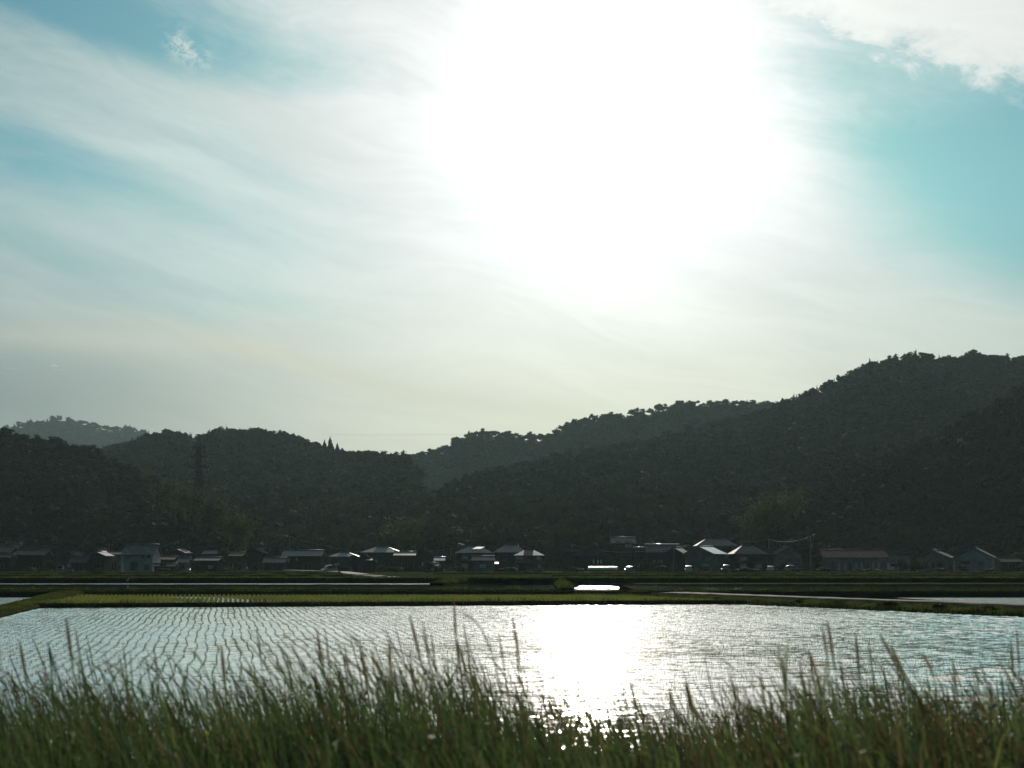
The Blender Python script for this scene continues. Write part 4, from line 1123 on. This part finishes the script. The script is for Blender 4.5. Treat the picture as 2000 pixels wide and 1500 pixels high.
GT = [
 ('round clipped tree right of the crop tunnel', 1263, 1096, 312, 34, 0), ('bush at the corner by the white car', 664, 1101, 306, 20, 0),
 ('leafy tree beside the dark gable by the farm road', 692, 1079, 345, 26, 0), ('light green tree at the foot of the saddle', 798, 1040, 372, 30, 0),
 ('tall loose tree left of the green-roofed farmhouse', 782, 1048, 376, 26, 0), ('dark tree behind the small light grey shed', 872, 1074, 352, 30, 0),
 ('low tree in front of the low gabled hut', 152, 1082, 340, 24, 0), ('dark pointed tree right of the pale two-storey house', 312, 1072, 350, 16, 1),
 ('bushy tree in front of the dark open barn', 498, 1098, 312, 22, 0), ('tree below the bamboo grove right of the teal roof', 437, 1066, 362, 26, 0),
 ('green tree under the blue gable', 1530, 1094, 312, 30, 0), ('low bush at the foot of the blue gable', 1556, 1108, 306, 28, 0),
 ('dark tree left of the long reddish roof', 1592, 1078, 340, 30, 0), ('tree at the end of the reddish roof', 1758, 1092, 318, 34, 0),
 ('tall grey tree behind the end of the reddish roof', 1772, 1066, 362, 20, 0), ('dark bush between the matching pair of gabled houses', 1878, 1104, 312, 22, 0),
 ('tree in front of the left matching gabled house', 1795, 1092, 312, 34, 0), ('dark tree at the far right behind the rusty shed', 1990, 1072, 350, 40, 0),
 ('low hedge tree in front of the house with white bands', 1046, 1108, 308, 26, 0), ('tree behind the white crop tunnel', 1205, 1080, 342, 24, 0),
 ('dark tree between the crop tunnel house and the banded house', 1080, 1078, 348, 28, 0), ('bush beside the large pale gable', 1372, 1104, 308, 34, 0),
 ('dark tree left of the tall gabled house', 158, 1070, 362, 24, 0), ('tree at the left edge beside the long storehouse', 100, 1092, 318, 30, 0),
 ('small tree left of the low pale-roofed shed', 462, 1094, 316, 18, 0), ('pointed tree between the centre gables', 856, 1066, 366, 18, 1),
 ('round bush below the dark gable', 745, 1102, 310, 24, 0), ('tree at the right end of the long farmhouse', 634, 1076, 356, 18, 0),
 ('dark tree right of the rusty-roofed shed', 2010, 1096, 318, 34, 0), ('tall tree behind the house in shadow', 1150, 1058, 376, 28, 0)]
GT += [('low dark hedge in front of the long storehouse at the left', 62, 1107, 306, 40, 0), ('hedge below the front gabled house at the left', 196, 1108, 306, 30, 0), ('hedge at the right corner of the pale two-storey house', 318, 1106, 302, 36, 0),
 ('dark bushy tree between the pylon feet', 384, 1084, 345, 26, 0), ('hedge in front of the dark house right of the pylon', 448, 1106, 304, 34, 0), ('dark tree behind the long farmhouse', 596, 1070, 372, 30, 0), ('bushy hedge left of the farm road gable', 676, 1104, 306, 26, 0),
 ('hedge below the green-roofed farmhouse', 770, 1104, 306, 40, 0), ('wide dark tree right of the centre gables', 836, 1092, 318, 22, 0), ('hedge in front of the house with the added glint sheet', 900, 1104, 306, 36, 0), ('dark tree between the glint-sheet house and the tall hipped roof', 966, 1078, 362, 24, 0),
 ('low hedge in front of the tall hipped roof', 992, 1106, 306, 34, 0), ('hedge left of the crop tunnel', 1116, 1104, 310, 36, 0), ('tree with a wide crown behind the farmhouse with three windows', 1170, 1064, 370, 34, 0), ('dark bush in front of the long house with the glinting ridge', 1296, 1102, 308, 34, 0),
 ('tree squeezed between the striped roof and the pale gable', 1342, 1084, 342, 18, 0), ('dark hedge under the slate-roofed house', 1464, 1106, 308, 48, 0), ('tall tree between the wide teal roof and the slate roof', 1430, 1062, 352, 18, 0), ('hedge right of the tallest utility pole', 1612, 1106, 308, 36, 0),
 ('long low hedge before the pale pillars', 1690, 1109, 300, 54, 0), ('dark bush in front of the left matching gabled house', 1836, 1107, 306, 40, 0), ('dark bush in front of the right matching gabled house', 1925, 1108, 306, 46, 0), ('tall dark tree behind the matching pair of gabled houses', 1866, 1062, 372, 34, 0),
 ('tree behind the upslope houses at the far left', 18, 1052, 384, 30, 0), ('dark tree right of the long dark farmhouse', 122, 1066, 372, 26, 0)]
for i, (lb, px, yt, d, w, c) in enumerate(GT):
    garden_tree(lb, px, yt, None, d, w, 300 + i, 'leaf_conifer' if c else 'leaf_garden', bool(c))

# shrubs along the bank on the right
for i, (px, py, d, h, lb) in enumerate([(1440, 1175, 90.5, .55, 'small shrub where the paddy corner meets the path'), (1500, 1178, 86.5, .5, 'low rounded shrub just right of the paddy corner'), (1570, 1182, 83, .62, 'dark leafy shrub on the right bank, third from the paddy corner'),
      (1650, 1186, 79.5, .6, 'leafy shrub on the right bank below the pale path'), (1745, 1190, 76, .68, 'taller shrub in the middle of the right bank'), (1840, 1193, 72.5, .62, 'shrub on the right bank near the far water wedge'), (1925, 1197, 69.5, .6, 'shrub on the right bank close to the photo edge')]):
    x = float(np.interp(d, [66.5, 86.5, 98.5], [25.6, 15.6, 10.0])) - 0.5
    e = empty('bush', (x, d, 0.05), 0, lb, 'bush', 'shrubs on the bank beside the path'); r_ = np.random.default_rng(700 + i)
    V, Q = blob_proto(r_, 12, 70, False, leaf=0.3); np_mesh('crown', V * [h * 0.95, h * 0.9, h * 0.72] + [0, 0, -0.1 * h], Q, M['verge'], parent=e)
    b = MB(); b.tube((0, 0, -0.1), (0, 0, h * 0.5), 0.03); b.build('trunk', M['bark'], e)

# ------------------------------------------------------------------ foreground grass
TOP = [(-400, 1300), (0, 1292), (120, 1290), (250, 1296), (400, 1296), (520, 1300), (620, 1268), (700, 1278), (800, 1255), (900, 1262), (980, 1285), (1060, 1322), (1150, 1336), (1260, 1342), (1350, 1345), (1430, 1328), (1500, 1322), (1560, 1302), (1650, 1298), (1730, 1282), (1820, 1300), (1900, 1318), (2000, 1312), (2400, 1300)]
def emb_z(y): return np.interp(y, [-10, 8.0, 10.0, 12.5, 13.5], [1.15, 1.15, 0.75, 0.05, -0.3])

def scatter(n, d0, d1, seed, m=260):
    r = np.random.default_rng(seed); d = d0 + (d1 - d0) * r.random(n) ** 0.9
    px = r.uniform(-m, 2000 + m, n); x = (px - CX) / F * d
    return r, px, d, np.column_stack([x, d, emb_z(d) - 0.02])
gp, gm = [], []
def addg(VQ, mi):
    gp.append(VQ); gm.append(np.full(len(VQ[1]), mi) if np.isscalar(mi) else mi)

def stalks(n, seed, d0, d1, f0, f1, headshare=0.75, w=0.0032):
    r, px, d, base = scatter(n, d0, d1, seed)
    lean = r.uniform(0.04, 0.42, n); dr = r.random(n) < 0.3; lean = np.where(dr, lean + 0.25, lean)
    ytop = lerp_list(TOP, px - 40); ztop = HC - (ytop - HY) * d / F
    bunch = 0.5 + 0.5 * fbm(base[:, 0] * 3.0, base[:, 1] * 3.0, seed + 3, 3)
    h = (ztop - base[:, 2]) * (r.uniform(f0, f1, n) * (0.86 + 0.2 * np.clip(bunch, 0, 1)))
    ok = (h > 0.25); base, h, lean, d, dr = base[ok], h[ok], lean[ok], d[ok], dr[ok]; n = len(h)
    nseg = 12; t = np.linspace(0, 1, nseg + 1)
    drp = np.where(dr, 0.22, 0.05)
    red = r.random(n) < np.interp(px[ok], [0, 900, 1500, 2000], [0.35, 0.4, 0.8, 0.95])
    ld = math.pi + r.normal(0.0, 0.42, n); yw = r.normal(0, 0.5, n)
    for sel, hd in ((r.random(n) < headshare, True), (None, False)):
        if sel is not None: first = sel
        s = first if hd else ~first
        if not s.any(): continue
        wp = np.where(t < 0.80, 1.0, 1.0 + 1.5 * np.sin(np.clip((t - 0.80) / 0.20, 0, 1) ** 0.7 * math.pi)) if hd else (1 - t) ** 0.5 * 1.6 + 0.2
        wp = np.maximum(wp, 0.12)
        # ribbons() takes one droop value, so split by droop
        for dv in (0.22, 0.05):
            k = s & (drp == dv)
            if not k.any(): continue
            for cross in ((0.0, 1.3) if hd else (0.0,)):
                V, Q = ribbons(base[k], h[k] / (1 - dv), (lean[k] * h[k]), ld[k], np.full(k.sum(), w) * r.uniform(0.8, 1.4, k.sum()), yw[k] + cross, nseg, dv, wp)
                mi = np.full((k.sum(), nseg), 2)
                if hd: mi[:, 9:] = 3
                mi[~red[k]] = np.where(mi[~red[k]] == 3, 2, mi[~red[k]])
                addg((V, Q), mi.reshape(-1))

def leaves(n, seed, d0, d1, f0, f1, w0=0.006, w1=0.012, light=0.2, up_only=None):
    r, px, d, base = scatter(n, d0, d1, seed)
    ytop = lerp_list(TOP, px); ztop = HC - (ytop - HY) * d / F
    h = (ztop - base[:, 2]) * r.uniform(f0, f1, n) * np.clip(0.93 + 0.16 * fbm(base[:, 0] * 2.6, base[:, 1] * 2.6, 71, 3), 0.7, 1.12); h = np.maximum(h, 0.15)
    wp = np.array([0.6, 0.95, 1.0, 0.8, 0.5, 0.12])
    for dv in (0.05, 0.3):
        k = r.random(n) < 0.5
        kk = k if dv == 0.05 else ~k
        V, Q = ribbons(base[kk], h[kk] / (1 - dv), r.uniform(0.05, 0.42, kk.sum()) * h[kk], math.pi + r.normal(0.2, 1.1, kk.sum()), r.uniform(w0, w1, kk.sum()), r.normal(0, 0.8, kk.sum()), 5, dv, wp)
        qm = np.where(r.random(kk.sum()) < light, 1, 0); qm = np.where(r.random(kk.sum()) < np.interp(px[kk], [0, 1000, 1500, 2000], [0.04, 0.10, 0.25, 0.35]), 3, qm)
        mi = np.repeat(qm, 5)
        addg((V, Q), mi)
stalks(2600, 501, 4.6, 9.0, 0.66, 1.0, 0.7, 0.0027)
stalks(300, 502, 4.8, 8.4, 0.98, 1.13, 0.85, 0.0028)
stalks(1900, 507, 4.6, 8.4, 0.50, 0.86, 0.5, 0.0027)
leaves(9500, 503, 4.2, 9.2, 0.42, 0.93, light=0.2)
# small leafy weeds between the stalks, thicker towards the right
r, px, d, base = scatter(15000, 4.3, 8.2, 512)
keep = r.random(len(px)) < np.interp(px, [0, 900, 1300, 2000], [0.12, 0.25, 0.75, 1.0]) * np.clip(0.35 + fbm(base[:, 0] * 2.2, base[:, 1] * 2.2, 66, 3), 0, 1)
px, d, base = px[keep], d[keep], base[keep]; n = len(px)
zt = HC - (lerp_list(TOP, px) + 55 - HY) * d / F
c0 = base.copy(); c0[:, 2] += (zt - base[:, 2]) * r.uniform(0.35, 1.0, n) ** 0.8
nn = r.normal(0, 1, (n, 3)); nn /= np.linalg.norm(nn, axis=1)[:, None]; t1 = np.cross(nn, r.normal(0, 1, (n, 3))); t1 /= np.linalg.norm(t1, axis=1)[:, None]; t3 = np.cross(nn, t1); sz3 = r.uniform(0.007, 0.024, (n, 1))
addg((np.stack([c0 - t1 * sz3, c0 - t3 * sz3 * .5, c0 + t1 * sz3, c0 + t3 * sz3 * .5], 1).reshape(-1, 3), np.arange(n * 4).reshape(-1, 4)), np.where(r.random(n) < 0.35, 1, 0))
leaves(5200, 504, 3.9, 8.6, 0.22, 0.66, 0.008, 0.017, light=0.3)

# single tall stalks that stand clear of the rest: (tip px, tip py, base shift px, depth, droop)
def tall_stalk(px, py, sh, d, arch, w, seed, head=0.16, mi_head=3):
    r = np.random.default_rng(seed); tip = at(px, py, d); bz = float(emb_z(d)); bx = tip.x + sh * d / F
    H_ = tip.z - bz; pk = arch
    n = 16; ts = np.linspace(0, 1, n + 1)
    cx = bx + (tip.x - bx) * ts ** (2.4 if arch else 1.5)
    cz = bz + H_ * ((1 + pk) * ts - pk * ts ** 3.0) if arch else bz + H_ * ts
    if arch: cz = bz + H_ * (ts * (1 + pk * 3) - pk * 3 * ts ** 2.6)
    for yaw in (0.0, 1.4):
        V = np.zeros((n + 1, 2, 3)); wv = np.where(ts > 1 - head, w * 0.95 * (1.0 + 1.5 * np.sin(np.clip((ts - 1 + head) / head, 0, 1) * math.pi)), w * 0.9)
        for s, k in ((-1, 0), (1, 1)):
            V[:, k, 0] = cx + s * wv / 2 * math.cos(yaw); V[:, k, 1] = d + s * wv / 2 * math.sin(yaw); V[:, k, 2] = cz
        idx = np.arange((n + 1) * 2).reshape(n + 1, 2)
        Q = np.stack([idx[:-1, 0], idx[:-1, 1], idx[1:, 1], idx[1:, 0]], -1)
        addg((V.reshape(-1, 3), Q), np.where(ts[:-1] > 1 - head, mi_head, 2))
TS = [(800, 1202, 95, 5.6, 0, .006), (826, 1215, 60, 5.8, 0, .004), (842, 1236, 40, 6.0, 0, .004), (886, 1168, 22, 6.0, 0, .0045), (889, 1198, 110, 5.7, .22, .007), (892, 1250, 105, 5.6, 0, .0065),
      (905, 1218, 60, 6.2, 0, .004), (619, 1228, 45, 5.8, 0, .0055), (636, 1236, 35, 6.2, 0, .004), (502, 1228, 40, 6.4, 0, .004), (129, 1208, 55, 5.4, 0, .006), (147, 1226, 55, 6.0, 0, .004),
      (38, 1252, 65, 5.4, 0, .006), (432, 1262, 35, 5.7, 0, .0065), (370, 1268, 75, 5.8, .16, .005), (190, 1290, 120, 5.3, .2, .006), (270, 1290, 110, 5.4, .18, .006), (5, 1310, 60, 5.2, .2, .006),
      (300, 1262, 45, 6.0, 0, .004), (345, 1312, 110, 5.4, .16, .006), (705, 1262, 60, 5.6, 0, .005), (722, 1268, 75, 5.6, .05, .006), (760, 1248, 20, 5.8, 0, .005), (672, 1258, 55, 6.0, 0, .004),
      (1001, 1206, 60, 5.8, 0, .006), (975, 1240, 50, 6.0, 0, .004), (1125, 1305, 25, 5.8, 0, .005), (1233, 1336, 50, 5.6, 0, .006), (1310, 1350, 50, 5.6, 0, .004), (1340, 1330, 60, 5.7, 0, .006),
      (1605, 1221, 62, 5.8, 0, .004), (1616, 1212, 58, 5.7, 0, .0055), (1671, 1240, 35, 5.9, 0, .006), (1696, 1248, 40, 5.9, 0, .004), (1718, 1238, 95, 5.6, .06, .006), (1740, 1262, 80, 5.5, .05, .008),
      (1804, 1280, 55, 5.7, .12, .006), (1974, 1250, 28, 5.6, 0, .005), (1986, 1230, 20, 6.2, 0, .004), (1578, 1268, 60, 5.6, .05, .006), (1562, 1290, 45, 5.4, 0, .005), (1485, 1312, 40, 5.6, 0, .005),
      (1640, 1288, 55, 5.5, 0, .005), (1860, 1290, 45, 5.7, 0, .005), (1905, 1300, 40, 5.9, 0, .004), (540, 1290, 50, 5.7, .15, .005), (470, 1300, 85, 5.4, .16, .006), (85, 1290, 45, 5.7, 0, .004), (240, 1255, 35, 6.3, 0, .0035)]
for i, a in enumerate(TS): tall_stalk(*a, seed=900 + i)
V, Q = cat(gp)
o = np_mesh('tall_grass', V, Q, [M['blade'], M['blade_light'], M['stem'], M['seed_head']], np.concatenate(gm)); tag(o, 'tall wild grass with drooping seed heads along the near embankment', kind='stuff')
print('GRASS', len(Q))

# low ground cover at the roots
r, px, d, base = scatter(5000, 3.4, 9.5, 511)
V, Q = ribbons(base, r.uniform(0.15, 0.5, len(d)), r.uniform(0.03, 0.2, len(d)), r.uniform(0, 6.28, len(d)), r.uniform(0.015, 0.03, len(d)), r.normal(0, 0.9, len(d)), 3, 0.2)
o = np_mesh('ground_cover', V, Q, M['blade']); tag(o, 'low weeds and leaves at the roots of the tall grass', kind='stuff')

def weed(label, px, py, sh, d, heads, seed, petal='white_petal', spread=0.05, leaf=True, fs=0.009):
    r = np.random.default_rng(seed); tip = at(px, py, d); bz = float(emb_z(d)); bx = tip.x + sh * d / F
    e = empty('wildflower', (bx, d, bz), 0, label, 'wildflower', 'wildflowers among the tall grass')
    Hh = tip.z - bz; dx = tip.x - bx
    b = MB(); L = None
    pts = [(dx * t ** 1.6, 0, Hh * 0.93 * t) for t in np.linspace(0, 1, 9)]
    for p, q in zip(pts[:-1], pts[1:]): b.tube(p, q, 0.0035, 0.003, k=5)
    st = b.build('stem', M['stem'], e)
    for k in range(heads):
        t = r.uniform(0.78, 0.97); p = Vector((dx * t ** 1.6, 0, Hh * 0.93 * t)); a = r.uniform(0, 6.28); l = r.uniform(0.4, 1.0) * spread
        q = Vector((dx + math.cos(a) * l, math.sin(a) * l, Hh * (0.93 + r.uniform(-0.03, 0.07))))
        c = MB(); c.tube(p, q, 0.0018, k=4)
        # petals round a small disc
        n = 12; tl = Vector((r.normal(0, .4), r.normal(-.4, .4), 1)).normalized(); u_ = tl.cross(Vector((1, 0, 0))).normalized(); v_ = tl.cross(u_)
        for j in range(n):
            w0, w1 = 2 * math.pi * j / n, 2 * math.pi * (j + 0.7) / n
            c.quad(q, q + (u_ * math.cos(w0) + v_ * math.sin(w0)) * fs * .7, q + (u_ * math.cos((w0 + w1) / 2) + v_ * math.sin((w0 + w1) / 2)) * fs * 1.15 + tl * 0.002, q + (u_ * math.cos(w1) + v_ * math.sin(w1)) * fs * .7)
        c.build('flower_head', M[petal], e)
    if leaf:
        lf = MB()
        for k in range(12):
            t = 0.15 + 0.06 * k + r.uniform(-.02, .02); p = Vector((dx * t ** 1.6, 0, Hh * 0.93 * t)); a = r.uniform(0, 6.28); l = r.uniform(0.03, 0.07)
            dd = Vector((math.cos(a), math.sin(a) * 0.6, 0.5)).normalized(); sd = Vector((-math.sin(a), math.cos(a), 0)) * 0.009
            lf.quad(p, p + dd * l * 0.5 + sd, p + dd * l, p + dd * l * 0.5 - sd)
        lf.build('leaves', M['blade_light'], e)
weed('tallest branching wildflower with pale heads rising over the water at the right', 1529, 1246, 28, 5.4, 9, 1, spread=0.035)
weed('leaning wildflower with a bushy top right of the tallest one', 1598, 1284, 25, 5.3, 9, 2, spread=0.045)
weed('slim wildflower left of the tallest one, half as high', 1432, 1302, 35, 5.5, 5, 3, spread=0.03)
weed('short pale-headed wildflower deep in the grass at the far right', 1935, 1352, 10, 5.2, 6, 4, spread=0.04)
weed('yellow wildflower low in the grass right of the sun glitter', 1256, 1442, 12, 4.9, 1, 5, 'yellow_petal', 0.004, fs=0.024)
weed('yellow blossom near the bottom right corner', 1960, 1482, 8, 4.7, 1, 6, 'yellow_petal', 0.004, fs=0.026)
weed('pale yellow blossom in the grass at the lower left', 400, 1402, 10, 5.2, 1, 7, 'yellow_petal', 0.004, fs=0.014)
weed('pale blossom low in the grass below the red grass tufts', 655, 1442, 8, 5.0, 1, 8, 'white_petal', 0.004, fs=0.018)
weed('little white blossom in the grass near the left edge', 142, 1424, 6, 5.0, 1, 9, 'white_petal', 0.004, fs=0.012)
weed('small yellow-green blossom in the middle of the right grass', 1850, 1400, 6, 5.0, 2, 10, 'yellow_petal', 0.02, fs=0.010)

# ------------------------------------------------------------------ air
m = bpy.data.materials.new('haze'); m.use_nodes = True
g = G(m.node_tree)
pv = g.node('ShaderNodeVolumePrincipled')
pv.inputs['Color'].default_value = (0.66, 0.94, 0.96, 1)
pv.inputs['Density'].default_value = 0.68e-4
pv.inputs['Anisotropy'].default_value = 0.35
ov = g.node('ShaderNodeOutputMaterial'); g.l.new(pv.outputs[0], ov.inputs['Volume'])
b = MB(); b.box(-1500, 1500, -500, 3200, -1.6, 330)
o = b.build('haze', m); tag(o, 'thin haze in the evening air over the fields and hills', kind='stuff')
